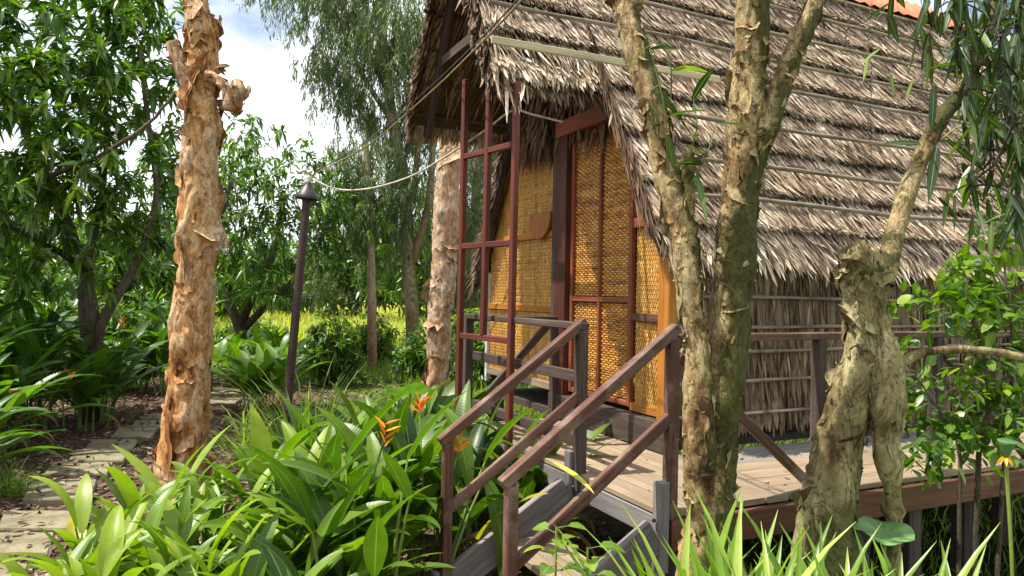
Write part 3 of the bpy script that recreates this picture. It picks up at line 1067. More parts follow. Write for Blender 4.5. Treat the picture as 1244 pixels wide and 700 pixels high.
w_ = .138
for k in range(5):
    s0 = -.74 + k * (w_ + .006)
    for (a, b) in ((-.93, .16 + .1 * (k % 2)), (.164 + .1 * (k % 2), 1.25)):
        board(deck, 'deck_board', s0, s0 + w_, a, b, Z0 + random.uniform(-.0015, .0015), M['deck'])
for k in range(6):
    t0 = -.93 + k * .144
    s = -.015 + (.0 if k else 0)
    x = s
    while x < 5.2:
        L = random.uniform(1.1, 1.9)
        board(deck, 'deck_board', x, min(x + L, 5.3) - .006, t0, t0 + .138, Z0 + random.uniform(-.002, .002), M['deck_grey'] if k >= 4 else M['deck'], along='s')
        x += L
for (a, b, nm) in ((H(-.72, -.945, Z0 - .10), H(5.3, -.945, Z0 - .10), 'edge_beam'),):
    mb = MB()
    beam(mb, a, b, .035, .13)
    mb.build(nm, M['fascia'], deck)
mb = MB()
beam(mb, H(-.715, -.93, Z0 - .085), H(-.715, 1.25, Z0 - .085), .05, .10)
mb.build('edge_beam', M['grey_wood'], deck)
mb = MB()
beam(mb, H(-.1, -.9, Z0 - .09), H(-.1, 1.25, Z0 - .09), .05, .12)
mb.build('joist', M['dark_wood'], deck)
mb = MB()
beam(mb, H(-.7, -.13, Z0 - .09), H(5.2, -.13, Z0 - .09), .05, .12)
mb.build('joist', M['dark_wood'], deck)
for (s_, t_) in ((-.66, -.84), (-.66, 1.2), (-.66, .2), (.9, -.86), (2.4, -.86), (3.9, -.86), (.9, -.2), (2.4, -.2)):
    mb = MB()
    beam(mb, H(s_, t_, -.6), H(s_, t_, Z0 - .15), .10, .10, up=tuple(RS))
    mb.build('support_post', M['dark_wood'], deck)


def bar(name, a, b, w, h, mat, parent, up=(0, 0, 1)):
    mb = MB()
    beam(mb, a, b, w, h, up=up)
    return mb.build(name, mat, parent)


RT = 1.42
UPR = tuple(RS)
# rail around the landing and along the walkway
P_SL, P_SR, P_FL = (-.735, -.224), (-.70, -.915), (-.78, 1.20)
bar('railing_post', H(*P_SL, .60), H(*P_SL, RT), .055, .055, M['dark_wood'], deck, UPR)
bar('railing_post', H(*P_SR, .56), H(*P_SR, RT), .05, .05, M['rail'], deck, UPR)
bar('railing_post', H(*P_FL, .2), H(*P_FL, RT), .06, .06, M['dark_wood'], deck, UPR)
bar('railing_post', H(-.08, 1.24, .55), H(-.08, 1.24, RT - .02), .055, .055, M['dark_wood'], deck, UPR)
bar('top_rail', H(P_SL[0], P_SL[1] - .03, RT + .018), H(P_FL[0], P_FL[1] + .03, RT + .018), .06, .036, M['dark_wood'], deck)
bar('middle_rail', H(P_SL[0] + .03, P_SL[1], 1.17), H(P_FL[0] + .03, P_FL[1], 1.17), .03, .06, M['dark_wood'], deck)
bar('lower_rail', H(P_SL[0] + .03, P_SL[1], .84), H(P_FL[0] + .03, P_FL[1], .84), .03, .06, M['dark_wood'], deck)
bar('top_rail', H(P_FL[0] + .03, 1.24, RT - .002), H(-.05, 1.24, RT - .002), .05, .036, M['dark_wood'], deck)
bar('brace', H(-.14, 1.24, RT - .05), H(-.72, 1.24, .78), .035, .05, M['dark_wood'], deck)
# walkway railing
wp = [-.70, .20, 1.065, 1.95, 2.9, 3.9, 4.9]
for s_ in wp[1:]:
    bar('railing_post', H(s_, -.89, Z0 - .16), H(s_, -.89, RT - .02), .055, .055, M['dark_wood'], deck, UPR)
bar('top_rail', H(-.66, -.89, RT), H(5.3, -.89, RT), .05, .034, M['rail'], deck)
bar('brace', H(-.64, -.885, RT - .08), H(.15, -.885, Z0 + .02), .03, .045, M['rail'], deck)
bar('brace', H(1.10, -.885, RT - .06), H(1.90, -.885, Z0 + .02), .035, .055, M['dark_wood'], deck)
bar('corner_stub', H(-.757, -.93, .44), H(-.757, -.93, .82), .06, .045, M['grey_wood'], deck, UPR)
bar('corner_stub', H(-.775, -.19, .52), H(-.775, -.19, .80), .05, .03, M['grey_wood'], deck, UPR)

# ------------------------------------------------------------------ stairs
st = thing('wooden_stairs', H(-1.2, -.57, 0), 'short open wooden stairs with two sloping handrails leading up to the deck', 'stairs')
TL, TR = -.224, -.915
sl = (.87 - 1.42) / (-1.479 + .735)
for tt_, nm in ((TL, 'l'), (TR, 'r')):
    s1 = -1.46
    pt = P_SL if nm == 'l' else P_SR
    ztop = RT + .03
    zb = ztop + (s1 - pt[0]) * sl
    bar('newel_post', H(s1 + .01, tt_, -.02), H(s1 + .01, tt_, zb - .022), .046, .046, M['rail'], st, UPR)
    bar('handrail', H(s1 - .03, tt_, zb - .02 * sl), H(pt[0] + .02, tt_, ztop + .02 * sl), .046, .046, M['rail'], st)
    bar('lower_handrail', H(s1 + .02, tt_, zb - .33), H(pt[0], tt_, ztop - .36), .038, .046, M['rail'], st)
    # stringer
    tq = tt_ + (.03 if nm == 'l' else -.015)
    bar('stringer', H(-1.78, tq, .0), H(-.79, tq, .60), .04, .15, M['grey_wood'], st)
    bar('post_foot', H(s1 - .04, tt_, -.02), H(s1 - .04, tt_, .30), .05, .03, M['grey_wood'], st, UPR)
for (a, z_) in ((-1.165, .40), (-1.55, .14)):
    board(st, 'tread', a, a + .27, TR + .02, TL, z_, M['deck'], .035)

for (s_, t_, z_) in ((-.765, TL, 1.40), (-.765, TL, 1.07), (-.735, TR, 1.40), (-.735, TR, 1.07), (-.765, TL, .62), (-.79, -.93, .66), (-.79, -.93, .54)):
    mb = MB()
    lathe(mb, H(s_ + .002, t_, z_), [(0, .012), (.006, .012), (.0085, .008), (.0085, 0)], 8, -RS)
    mb.build('bolt', M['metal_dk'], st)

# ------------------------------------------------------------------ red timber frame
fr = thing('red_timber_frame', at(618, 560, 4.3), 'tall red-brown timber frame with three posts standing before the porch', 'frame')
pA, pC = Vector((-.338, 4.75, 0)), Vector((.0, 4.30, 0))
pB = pA.lerp(pC, .5)
for q, zb, zt in ((pA, -.02, 3.0), (pC, -.02, 2.86), (pB, 1.33, 2.98)):
    lean = (pC - pA).normalized() * .012
    bar('post', q + Vector((0, 0, zb)) - lean, q + Vector((0, 0, zt)) + lean, .038, .038, M['red_wood'], fr, tuple((pC - pA).normalized()))
for z_ in (2.49, 1.90, 1.315, .73):
    dd = (pC - pA).normalized() * .02
    bar('cross_rail', pA + dd + Vector((0, 0, z_)), pC - dd + Vector((0, 0, z_)), .032, .036, M['red_wood'], fr)

# ------------------------------------------------------------------ garden lamp and cables
lb = atz(348, 526, 0)
lt = at(373, 240, 8.0)
lb = Vector((at(346, 500, 8.0).x, 8.0, 0))
lamp = thing('garden_lamp', lb, 'slim leaning garden lamp post with a dark conical hood beside the path', 'lamp post')
mb = MB()
tube(mb, [lb - Vector((0, 0, .1)), lb.lerp(lt, .5), lt], [.05, .047, .045], 14, True)
mb.build('pole', M['pole'], lamp)
ax = (lt - lb).normalized()
mb = MB()
lathe(mb, lt, [(.125, -.02), (.13, -.01), (.12, .02), (.085, .075), (.05, .12), (.035, .15), (.03, .17)], 28, ax)
lathe(mb, lt, [(.125, -.02), (.11, .0), (.05, .05)], 28, ax)
mb.build('hood', M['metal_dk'], lamp)
mb = MB()
lathe(mb, lt, [(.03, .165), (.034, .19), (.028, .22), (.03, .23), (.012, .25), (.0, .252)], 14, ax)
mb.build('cap', M['ceramic'], lamp)
mb = MB()
top = lt + ax * .25
for dx, dz in ((-.10, .03), (-.05, .05), (.0, .03)):
    lathe(mb, top + Vector((dx, 0, dz)), [(0, -.025), (.022, -.02), (.028, 0), (.02, .02), (0, .026)], 12)
mb.build('insulator', M['ceramic'], lamp)
hang = top + Vector((.03, 0, .0))


def cable(name, P, r, mat, label, n=60):
    mb = MB()
    tube(mb, catmull([tuple(p) for p in P], n), r, 6, True)
    o = mb.build(name, mat, None, loc=tuple(P[0]))
    return tag(o, label, 'cable')


cable('cable', [hang, at(445, 178, 6.6), at(520, 115, 5.2), at(585, 52, 4.1), at(634, 0, 3.5), at(690, -62, 2.9)], .006, M['cable_b'], 'straight yellow-brown cable running from the lamp up past the roof')
cable('cable', [hang + Vector((.02, 0, .03)), at(448, 170, 6.6), at(520, 108, 5.25), at(585, 46, 4.2), at(634, -6, 3.6), at(690, -70, 3.0)], .0045, M['cable_k'], 'thin black cable running just above the yellow-brown one')
cable('cable', [hang + Vector((0, 0, -.04)), at(410, 230, 7.6), at(450, 229, 7.1), at(500, 214, 6.5), at(545, 188, 6.1), at(590, 158, 5.7), at(622, 135, 5.5), at(650, 140, 5.35), at(690, 150, 5.2)], .009, M['cable_w'], 'slack pale cable sagging from the lamp to the hut door head')

# ------------------------------------------------------------------ path stones
names = ['palest', ]
lab = ['paving stone in the bottom left corner of the garden path', 'second paving stone from the bottom of the path, grey green', 'third paving stone from the bottom, long and darker',
       'large square yellow paving stone with bare soil around it', 'yellow paving stone just above the large square one', 'tan paving stone two above the large square one',
       'grey paving stone three above the large square one', 'grey paving stone level with the ginger leaves, fourth above the square one', 'narrow far paving stone just left of the orange trunk',
       'far paving stone half hidden behind the orange trunk', 'far paving stone mostly hidden by the orange trunk', 'thin paving stone just right of the orange trunk', 'farthest paving stone at the end of the path']
for k, ((x0, x1), (y0, y1)) in enumerate(stones):
    q = [atz(x0 + 8, y0, .03), atz(x1 + 4, y0, .03), atz(x1 - 4, y1, .03), atz(x0 - 3, y1, .03)]
    c = sum(q, Vector()) / 4
    g = float(gh(c.x, c.y))
    mb = MB()
    V, F = [], []
    nn = 24
    for lay, (sc_, dz) in enumerate(((1, -.03), (1.0, .012), (.975, .024), (.6, .027), (0.001, .028))):
        for a in range(nn):
            f = a / nn * 4
            e = int(f)
            p_ = q[e].lerp(q[(e + 1) % 4], f - e)
            p_ = c + (p_ - c) * sc_ * (1 + .03 * noise.noise(Vector((f * 1.7, k, 0))))
            V.append((p_.x, p_.y, g + .02 + dz + .004 * noise.noise(Vector((p_.x * 8, p_.y * 8, 1)))))
    for lay in range(4):
        for a in range(nn):
            b = (a + 1) % nn
            F.append((lay * nn + a, lay * nn + b, (lay + 1) * nn + b, (lay + 1) * nn + a))
    mb.add(V, F)
    o = mb.build('paving_stone', M['stone'], None, smooth=False, loc=(c.x, c.y, g))
    tag(o, lab[k], 'paving stone', 'stones of the garden path')


# ------------------------------------------------------------------ paperbark trunks
def bark_surface(mb, path, seg=60, step=.018, lump=.10, layer=.014, moss=None, key=0., knobs=(), flare=0., taperend=False):
    """path: list of (Vector, radius). Returns sampled centre line, radii, frames."""
    P = np.array([tuple(p) for p, r in path])
    rr = np.array([r for p, r in path])
    L = np.linalg.norm(np.diff(P, axis=0), axis=1).sum()
    n = max(8, int(L / step))
    Q = catmull(np.hstack([P, rr[:, None]]), n)
    C0, r0 = Q[:, :3], Q[:, 3]
    T, S, B = frames(C0)
    V = np.zeros((n, seg, 3))
    C = np.zeros((n, seg, 3))
    for i in range(n):
        for j in range(seg):
            a = 2 * math.pi * j / seg
            d = S[i] * math.cos(a) + B[i] * math.sin(a)
            p = C0[i] + d * r0[i]
            pv = Vector((p[0], p[1], p[2] * .55 + key))
            lo = noise.noise(pv * 4.2)
            m1 = noise.noise(Vector((p[0] * 13, p[1] * 13, p[2] * 6 + key)))
            m2 = noise.noise(Vector((p[0] * 30, p[1] * 30, p[2] * 15 + key)))
            f = (m1 * .7 + m2 * .4 + .5) * 4
            fl = math.floor(f)
            fr_ = f - fl
            lay = (fl + min(1, fr_ / .16)) / 4
            V[i, j] = p + d * (lump * r0[i] * lo * 1.6 + layer * (lay - .5) + m2 * .003)
            C[i, j, 0] = lay
            mo = 0
            if moss is not None:
                mo = max(0, min(1, moss(p, d) + .5 * lo))
            C[i, j, 1] = mo
            C[i, j, 2] = key
    i, j = np.meshgrid(np.arange(n - 1), np.arange(seg), indexing='ij')
    j2 = (j + 1) % seg
    F = np.stack([i * seg + j, i * seg + j2, (i + 1) * seg + j2, (i + 1) * seg + j], -1).reshape(-1, 4)
    mb.add(V.reshape(-1, 3), F, C.reshape(-1, 3))
    mb.add(np.vstack([V[-1], C0[-1:] + T[-1:] * .01]), [(k, (k + 1) % seg, seg) for k in range(seg)], np.vstack([C[-1], C[-1][:1]]))
    return C0, r0, T, S, B


def flakes(mb, fr5, n, size=(.03, .10), curl=(.3, 1.4), zr=None, moss=0., side=None, lay=(0, 1)):
    """thin sheets of bark that lift off the trunk along one edge and curl"""
    C0, r0, T, S, B = fr5
    G = 7
    for _ in range(n):
        i = random.randrange(2, len(C0) - 2)
        if zr and not (zr[0] < C0[i][2] < zr[1]):
            continue
        a = random.uniform(0, 2 * math.pi)
        d = S[i] * math.cos(a) + B[i] * math.sin(a)
        sz = size[0] * (size[1] / size[0]) ** (random.random() ** 1.5)
        h = sz                                   # how far the sheet reaches from its attached edge
        w = sz * random.uniform(1.0, 4.5)         # length of that edge
        c = random.uniform(*curl) * random.choice((1, 1, .4))
        tan = np.cross(T[i], d)
        roll = random.choice((math.pi / 2, -math.pi / 2, math.pi / 2, -math.pi / 2, math.pi, 0)) + random.gauss(0, .4)
        if abs(math.cos(roll)) > .7: w = min(w, r0[i] * 1.6)
        l_ = T[i] * math.cos(roll) + tan * math.sin(roll)
        t_ = np.cross(l_, d)
        V, C = [], []
        lv = random.uniform(*lay)
        k1, k2 = random.uniform(0, 50), random.uniform(.3, 1.)
        for u in range(G):
            uu = u / (G - 1)
            for v in range(G):
                vv = v / (G - 1) - .5
                reach = h * (.55 + .75 * (noise.noise(Vector((vv * 4, k1, 0))) + .4)) * (1 - (abs(vv) * 2) ** 4 * .8)
                th = c * uu * (1 + .6 * noise.noise(Vector((vv * 3, k1, 5))))
                out = reach * (1 - math.cos(th)) / max(c, .2) + .002 * uu
                al = reach * math.sin(th) / max(c, .2)
                q0 = l_ * al + t_ * (vv * w)
                tt_ = float(np.dot(q0, tan))
                ww_ = float(np.dot(q0, T[i]))
                phi = tt_ / r0[i]
                rad = r0[i] * 1.0 + out
                q = C0[i] + T[i] * ww_ + (d * math.cos(phi) + tan * math.sin(phi)) * rad
                q = q + d * .004 * noise.noise(Vector((q[0] * 40, q[1] * 40, q[2] * 40)))
                V.append(q)
                C.append((lv + uu * .35 * k2, moss, 0))
        F = [(u * G + v, u * G + v + 1, (u + 1) * G + v + 1, (u + 1) * G + v) for u in range(G - 1) for v in range(G - 1)]
        mb.add(V, F, C)


def pw(px, py, Y, wpx):
    """path entry from photo x, y, distance and width in pixels"""
    return (at(px, py, Y), .86 * wpx * Y / 875 / 2)


# T1: big orange paperbark on the left
D = 5.3
t1 = thing('paperbark_tree', (at(222, 600, D).x, D, 0), 'thick orange paperbark trunk with peeling bark and lopped stubs beside the path', 'tree')
mb = MB()
b0 = (Vector((at(222, 600, D).x, D, -.1)), .26)
f1 = bark_surface(mb, [b0, pw(218, 600, D, 76), pw(224, 540, D, 64), pw(229, 470, D, 55), pw(232, 400, D, 54), pw(240, 330, D, 49), pw(240, 270, D, 53), pw(243, 210, D, 49),
                       pw(246, 150, D, 47), pw(243, 110, D, 42), pw(244, 80, D, 34), pw(242, 40, D, 33), pw(237, 0, D, 30), pw(234, -50, D, 28)], seg=72, layer=.03, lump=.13, key=1.3)
flakes(mb, f1, 330, (.02, .13), (.4, 1.7))
flakes(mb, f1, 24, (.10, .20), (.5, 1.5), zr=(2.0, 3.5))
tr = mb.build('trunk', M['bark'], t1)
mb = MB()
f = bark_surface(mb, [pw(242, 122, D, 26), pw(226, 92, D, 24), pw(214, 66, D, 19), pw(209, 52, D, 17)], seg=28, key=4)
flakes(mb, f, 30, (.03, .08))
mb.build('limb_stub', M['bark_pale'], t1)
mb = MB()
f = bark_surface(mb, [pw(250, 92, D - .1, 14), pw(266, 97, D - .1, 11), pw(276, 112, D - .1, 18), pw(282, 130, D - .1, 26), pw(287, 110, D - .1, 30), pw(290, 97, D - .1, 12)], seg=30, key=5, lump=.35, layer=.03)
flakes(mb, f, 45, (.02, .06))
mb.build('limb_stub', M['bark_pale'], t1)
mb = MB()
f = bark_surface(mb, [pw(256, 90, D + .1, 10), pw(260, 60, D + .1, 13), pw(262, 36, D + .1, 12), pw(261, 24, D + .1, 6)], seg=18, key=5, lump=.3)
flakes(mb, f, 20, (.04, .08))
mb.build('limb_stub', M['bark'], t1)

# T2: pale paperbark behind the frame
D = 9.0
t2 = thing('paperbark_tree', (at(530, 480, D).x, D, 0), 'pale paperbark trunk standing just left of the red timber frame', 'tree')
mb = MB()
f2 = bark_surface(mb, [(Vector((at(528, 500, D).x, D, -.1)), .2), pw(531, 460, D, 33), pw(534, 400, D, 32), pw(538, 350, D, 33), pw(541, 290, D, 34), pw(543, 230, D, 32), pw(547, 180, D, 28), pw(549, 140, D, 26), pw(552, 80, D, 24), pw(553, 0, D, 20), pw(556, -80, D, 16)], seg=48, step=.03, layer=.035, key=8)
flakes(mb, f2, 190, (.03, .22), (.3, 1.5))
tr = mb.build('trunk', M['bark_pale'], t2)

# T3: twin mossy trunk in front of the deck corner
D = 2.7
mossf = lambda p, d: .62 + .36 * d[0]
t3 = thing('paperbark_tree', (at(860, 680, D).x, D, 0), 'twin-trunked mossy paperbark in front of the deck corner', 'tree')
mb = MB()
f3 = bark_surface(mb, [(Vector((at(856, 690, D).x, D, -.1)), .16), (Vector((at(856, 690, D).x, D, .35)), .13), pw(862, 640, D, 66), pw(864, 590, D, 62), pw(870, 530, D, 60), pw(874, 470, D, 60), pw(886, 400, D, 56), pw(892, 330, D, 50), pw(898, 260, D, 48),
                       pw(903, 190, D, 50), pw(908, 120, D, 50), pw(911, 50, D, 50), pw(913, -10, D, 46), pw(915, -70, D, 40)], seg=64, step=.010, layer=.016, lump=.12, moss=mossf, key=2.2)
flakes(mb, f3, 420, (.008, .040), (.3, 1.6), moss=.4)
tr = mb.build('trunk', M['bark_moss'], t3)
mb = MB()
f3b = bark_surface(mb, [pw(856, 640, D - .03, 44), pw(850, 560, D - .05, 44), pw(850, 490, D - .05, 40), pw(846, 420, D - .05, 32), pw(836, 340, D - .03, 36), pw(830, 290, D, 38), pw(812, 220, D + .03, 36), pw(800, 160, D + .06, 34),
                        pw(785, 100, D + .1, 34), pw(768, 40, D + .13, 33), pw(753, -10, D + .16, 32), pw(735, -60, D + .2, 30)], seg=52, step=.010, layer=.012, lump=.12, moss=lambda p, d: .34 + .4 * d[0], key=3.3)
flakes(mb, f3b, 320, (.008, .05), (.3, 1.6), moss=.0)
tr2 = mb.build('trunk', M['bark_moss'], t3)
mb = MB()
f3c = bark_surface(mb, [pw(897, 270, D, 34), pw(908, 225, D, 34), pw(922, 180, D, 32), pw(940, 130, D, 30), pw(962, 70, D, 27), pw(985, 20, D, 23), pw(1003, -40, D, 20)], seg=40, step=.012, layer=.010, moss=mossf, key=6)
flakes(mb, f3c, 120, (.012, .05), (.3, 1.2), moss=.2)
tr3 = mb.build('branch', M['bark_moss'], t3)
mb = MB()
bark_surface(mb, [pw(836, 262, D, 16), pw(837, 225, D, 18), pw(836, 196, D - .02, 17), pw(836, 186, D - .02, 16), pw(836, 184, D - .02, 4)], seg=22, step=.01, layer=.006, moss=lambda p, d: .4, key=7)
mb.build('branch_stub', M['bark_moss'], t3)
# leafy suckers on the trunk
mb = MB()
mbt = MB()
for (px, py, px2, py2, k) in ((812, 210, 790, 60, 4), (815, 120, 802, 48, 3), (830, 240, 870, 150, 4), (838, 190, 842, 120, 3), (800, 170, 786, 120, 3), (840, 195, 862, 190, 3)):
    a, b = at(px, py, D - .06), at(px2, py2, D - .12)
    c = a.lerp(b, .5) + Vector((.01, -.04, 0))
    pl = catmull([tuple(a), tuple(c), tuple(b)], 8)
    tube(mbt, pl, np.linspace(.0035, .0015, 8), 5)
    for q in range(k):
        o_ = pl[2 + q * 5 // k + 0] if q < k - 1 else pl[-1]
        d = np.array([random.uniform(-1, 1), random.uniform(-.5, .2), random.uniform(-1.0, .3)])
        leaves(mb, [o_], [d], random.uniform(.10, .19), random.uniform(.022, .038), LONG, .25, .2)
mbt.build('sucker_twigs', M['stem'], t3)
mb.build('sucker_leaves', M['near'], t3)

mb = MB()
for k in range(7):
    a = at(856 + random.uniform(-8, 14), 325 + k * 15, D - .11)
    e = a + Vector((random.uniform(-.05, .14), random.uniform(-.1, -.02), random.uniform(-.16, .14)))
    m_ = a.lerp(e, .5) + Vector((random.uniform(-.04, .04), -.03, random.uniform(0, .06)))
    pl = catmull([tuple(a + Vector((0, .08, 0))), tuple(a), tuple(m_), tuple(e)], 12)
    tube(mb, pl, np.linspace(.0022, .0008, 12), 5)
mb.build('dry_tendrils', M['litter'], t3)

# T4: leaning trunk at right with lopped top, side stem and living branch
D = 2.9
t4 = thing('paperbark_tree', (at(1005, 690, D).x, D, 0), 'leaning olive paperbark with a splintered lopped top, right of the twin trunk', 'tree')
mf4 = lambda p, d: .48 + .3 * d[0]
mb = MB()
f4 = bark_surface(mb, [(Vector((at(1003, 690, D).x, D, -.3)), .17), (Vector((at(1005, 690, D).x, D, .35)), .15), pw(1004, 640, D, 80), pw(1011, 580, D, 72), pw(1022, 520, D, 66), pw(1036, 470, D, 56), pw(1050, 430, D, 54), pw(1052, 385, D, 50), pw(1048, 345, D, 46), pw(1046, 326, D, 52), pw(1046, 322, D, 20)],
                  seg=64, step=.010, layer=.016, lump=.14, moss=mf4, key=9.1)
flakes(mb, f4, 200, (.01, .06), (.3, 1.5), moss=.1)
flakes(mb, f4, 260, (.03, .09), (.4, 1.6), zr=(1.45, 1.8), lay=(.3, .9))
tr = mb.build('trunk', M['bark_grey'], t4)
mb = MB()
for k in range(26):
    a = k * .55 + random.uniform(-.2, .2)
    r_ = random.uniform(.03, .075)
    p0 = at(1047, 330, D) + Vector((math.cos(a) * r_, math.sin(a) * r_, -.03))
    leaves(mb, [tuple(p0)], [(math.cos(a) * random.uniform(.2, 1.6), math.sin(a) * random.uniform(.2, 1.2), random.uniform(.3, 1.2))], random.uniform(.05, .11), random.uniform(.012, .035), LANCE, random.uniform(-.1, .5), .5)
mb.build('splintered_top', M['bark_grey'], t4, smooth=False)
mb = MB()
f = bark_surface(mb, [pw(1068, 400, D - .03, 30), pw(1076, 440, D - .06, 42), pw(1080, 490, D - .08, 46), pw(1076, 525, D - .08, 30), pw(1079, 560, D - .08, 36), pw(1084, 592, D - .06, 20), pw(1086, 630, D - .04, 18), pw(1084, 690, D - .02, 16), (Vector((at(1084, 690, D).x, D, -.1)), .03)],
                 seg=40, step=.010, layer=.008, lump=.16, moss=lambda p, d: .05, key=11)
flakes(mb, f, 60, (.02, .07), (.3, 1.2))
s_ = mb.build('side_stem', M['bark_grey'], t4)
mb = MB()
fb = bark_surface(mb, [pw(1072, 345, D, 30), pw(1086, 290, D + .02, 27), pw(1100, 240, D + .05, 26), pw(1120, 190, D + .1, 24), pw(1142, 145, D + .15, 22), pw(1166, 115, D + .2, 20), pw(1190, 60, D + .3, 17), pw(1210, 0, D + .4, 14), pw(1225, -60, D + .5, 10)], seg=32, step=.012, layer=.004, lump=.05, moss=lambda p, d: .6, key=12)
br = mb.build('branch', M['bark_moss'], t4)
mb = MB()
bark_surface(mb, [pw(1078, 455, D - .05, 16), pw(1100, 438, D - .05, 13), pw(1130, 427, D - .05, 12), pw(1170, 425, D - .03, 11), pw(1210, 428, D, 11), pw(1260, 436, D, 10), pw(1330, 440, D, 8)], seg=20, step=.012, layer=.003, lump=.06, moss=lambda p, d: .35, key=13)
mb.build('branch', M['bark_grey'], t4)


# ------------------------------------------------------------------ generic trees
def grow(base, limbs, vols, ncl, leaf, mats, name, label, group=None, seed=1, twig_r=.006, cat='tree', bark='bark_tree', bend=.25, hang=False, thick=None, up0=None):
    """limbs: list of polylines [(point, radius)...]; vols: [(centre, radii)]; leaf: dict"""
    global rng
    rs = np.random.default_rng(seed)
    rng_old, rng = rng, rs
    root = thing(name, base, label, cat, group)
    mbt = MB()
    nodes_ = []
    for li in limbs:
        P = catmull([[*p, r] for p, r in li], max(6, len(li) * 4))
        tube(mbt, P[:, :3] + rs.normal(0, .004, (len(P), 3)), P[:, 3], 10)
        nodes_ += [tuple(x) for x in P[len(P) // 4:, :]]
    ND = np.array(nodes_)
    mb_l = MB()
    cl = []
    vt = np.array([np.prod(r) for c, r in vols])
    vt = vt / vt.sum()
    for k in range(ncl):
        c, r = vols[rs.choice(len(vols), p=vt)]
        d = nrm(rs.normal(size=3))
        q = np.array(c) + d * np.array(r) * (rs.random() ** .45)
        cl.append(q)
    cl = np.array(cl)
    cen = ND[:, :3].mean(0)
    cl = cl[np.argsort(np.linalg.norm(cl - cen, axis=1))]
    PP, DD, LL, RR = [], [], [], []
    for q in cl:
        if q[2] < .12: continue
        dist = np.linalg.norm(ND[:, :3] - q, axis=1) + (ND[:, 2] > q[2] + .3) * .6
        k = int(np.argmin(dist))
        a = ND[k, :3]
        L = np.linalg.norm(q - a)
        midp = (a + q) / 2 + rs.normal(0, bend * .35, 3) * L * .5 + np.array([0, 0, .12 * L])
        pl = catmull([a, midp, q], 6)
        r0 = min(ND[k, 3] * .7, twig_r + .010 * L)
        rr = np.linspace(r0, twig_r * .6, 6)
        tube(mbt, pl, rr, 5)
        ND = np.vstack([ND, np.hstack([pl[2:], rr[2:, None]])])
        ax_ = nrm(q - midp)
        n = leaf['n'] + int(rs.integers(-2, 3))
        if hang:
            for _ in range(leaf.get('sprigs', 3)):
                l_ = rs.uniform(.5, 1.0) * leaf['sprig']
                o_ = q + rs.normal(0, .12, 3)
                out_ = rs.normal(0, .25, 3)
                u = rs.random(n)
                P = o_ + np.outer(u, np.array([out_[0] * l_, out_[1] * l_, -l_])) + rs.normal(0, .02, (n, 3))
                d = rs.normal(0, .45, (n, 3)) + np.array([0, 0, -.9])
                PP.append(P); DD.append(d)
                RR.append(np.clip(rs.normal(rs.uniform(.2, .8), .2, n), 0, 1))
                LL.append(rs.uniform(*leaf['L'], n))
        else:
            d = rs.normal(0, 1, (n, 3)) + ax_ * leaf.get('axis', .8) + np.array([0, 0, leaf.get('rise', -.1)])
            back = rs.uniform(0, leaf.get('spread', .12), n)
            P = q - np.outer(back, ax_) + rs.normal(0, leaf.get('scat', .02), (n, 3))
            PP.append(P); DD.append(d)
            RR.append(np.clip(rs.normal(rs.uniform(.15, .85), .18, n), 0, 1))
            LL.append(rs.uniform(*leaf['L'], n))
    PP, DD, RR, LL = np.vstack(PP), np.vstack(DD), np.concatenate(RR), np.concatenate(LL)
    ww = LL * leaf['w'] * rs.uniform(.8, 1.2, len(LL))
    leaves(mb_l, PP, DD, LL, ww, leaf.get('prof', LANCE), leaf.get('droop', .35), leaf.get('fold', .25), rnd=RR)
    mbt.build('trunk', M[bark], root)
    mb_l.build('crown' if cat == 'tree' else 'foliage', mats, root, smooth=True)
    rng = rng_old
    return root


V3 = lambda p: np.array(tuple(p))


def limb(*a):
    return [(V3(at(x, y, d)), w * d / 875 / 2) for (x, y, d, w) in a]


MANGO = dict(n=13, L=(.13, .23), w=.23, droop=.35, axis=.9, prof=LANCE)
# left mango-like tree, close
D = 8.5
MANGO['w'] = .27
base = (at(112, 440, D).x, D, 0)
vols = []
for (px, py, d, rx, ry, rz) in ((40, 60, 8.0, 1.5, 1.3, 1.1), (140, 130, 8.5, 1.2, 1.2, 1.3), (60, 220, 7.8, 1.3, 1.2, 1.0), (160, 260, 8.6, .9, 1.0, 1.0), (-60, 150, 7.5, 1.3, 1.3, 1.8), (170, 40, 9.0, .75, .9, .6), (30, 330, 8.2, 1.1, 1.1, .45), (120, -60, 8.6, 1.4, 1.2, 1.0)):
    c = at(px, py, d)
    vols.append((tuple(c), (rx, ry, rz)))
lb_ = []
lb_.append([(np.array([base[0], D, -.1]), .10)] + limb((112, 420, D, 17), (108, 350, D, 14), (90, 290, D, 11), (50, 200, D - .3, 8), (10, 120, D - .6, 6)))
lb_.append([(np.array([base[0] + .1, D, -.1]), .08)] + limb((118, 420, D, 13), (130, 380, D, 12), (165, 320, D, 10), (190, 240, D, 8), (180, 150, D, 6), (170, 60, D, 4)))
lb_.append([(np.array([base[0] - .08, D + .1, -.1]), .08)] + limb((104, 420, D, 12), (100, 350, D, 9), (120, 260, D, 8), (130, 160, D, 6), (120, 40, D, 4)))
lb_.append(limb((112, 330, D, 8), (60, 300, D - .4, 7), (0, 270, D - .8, 5), (-60, 250, D - 1, 4)))
lb_.append(limb((60, 215, D - 1.2, 6), (120, 190, D - 1.3, 6), (180, 150, D - 1.2, 4), (215, 110, D - 1.1, 3)))
grow(base, lb_, vols, 900, MANGO, M['mango'], 'mango_tree', 'dense dark green broadleaf tree filling the upper left', 'leafy garden trees', seed=3)

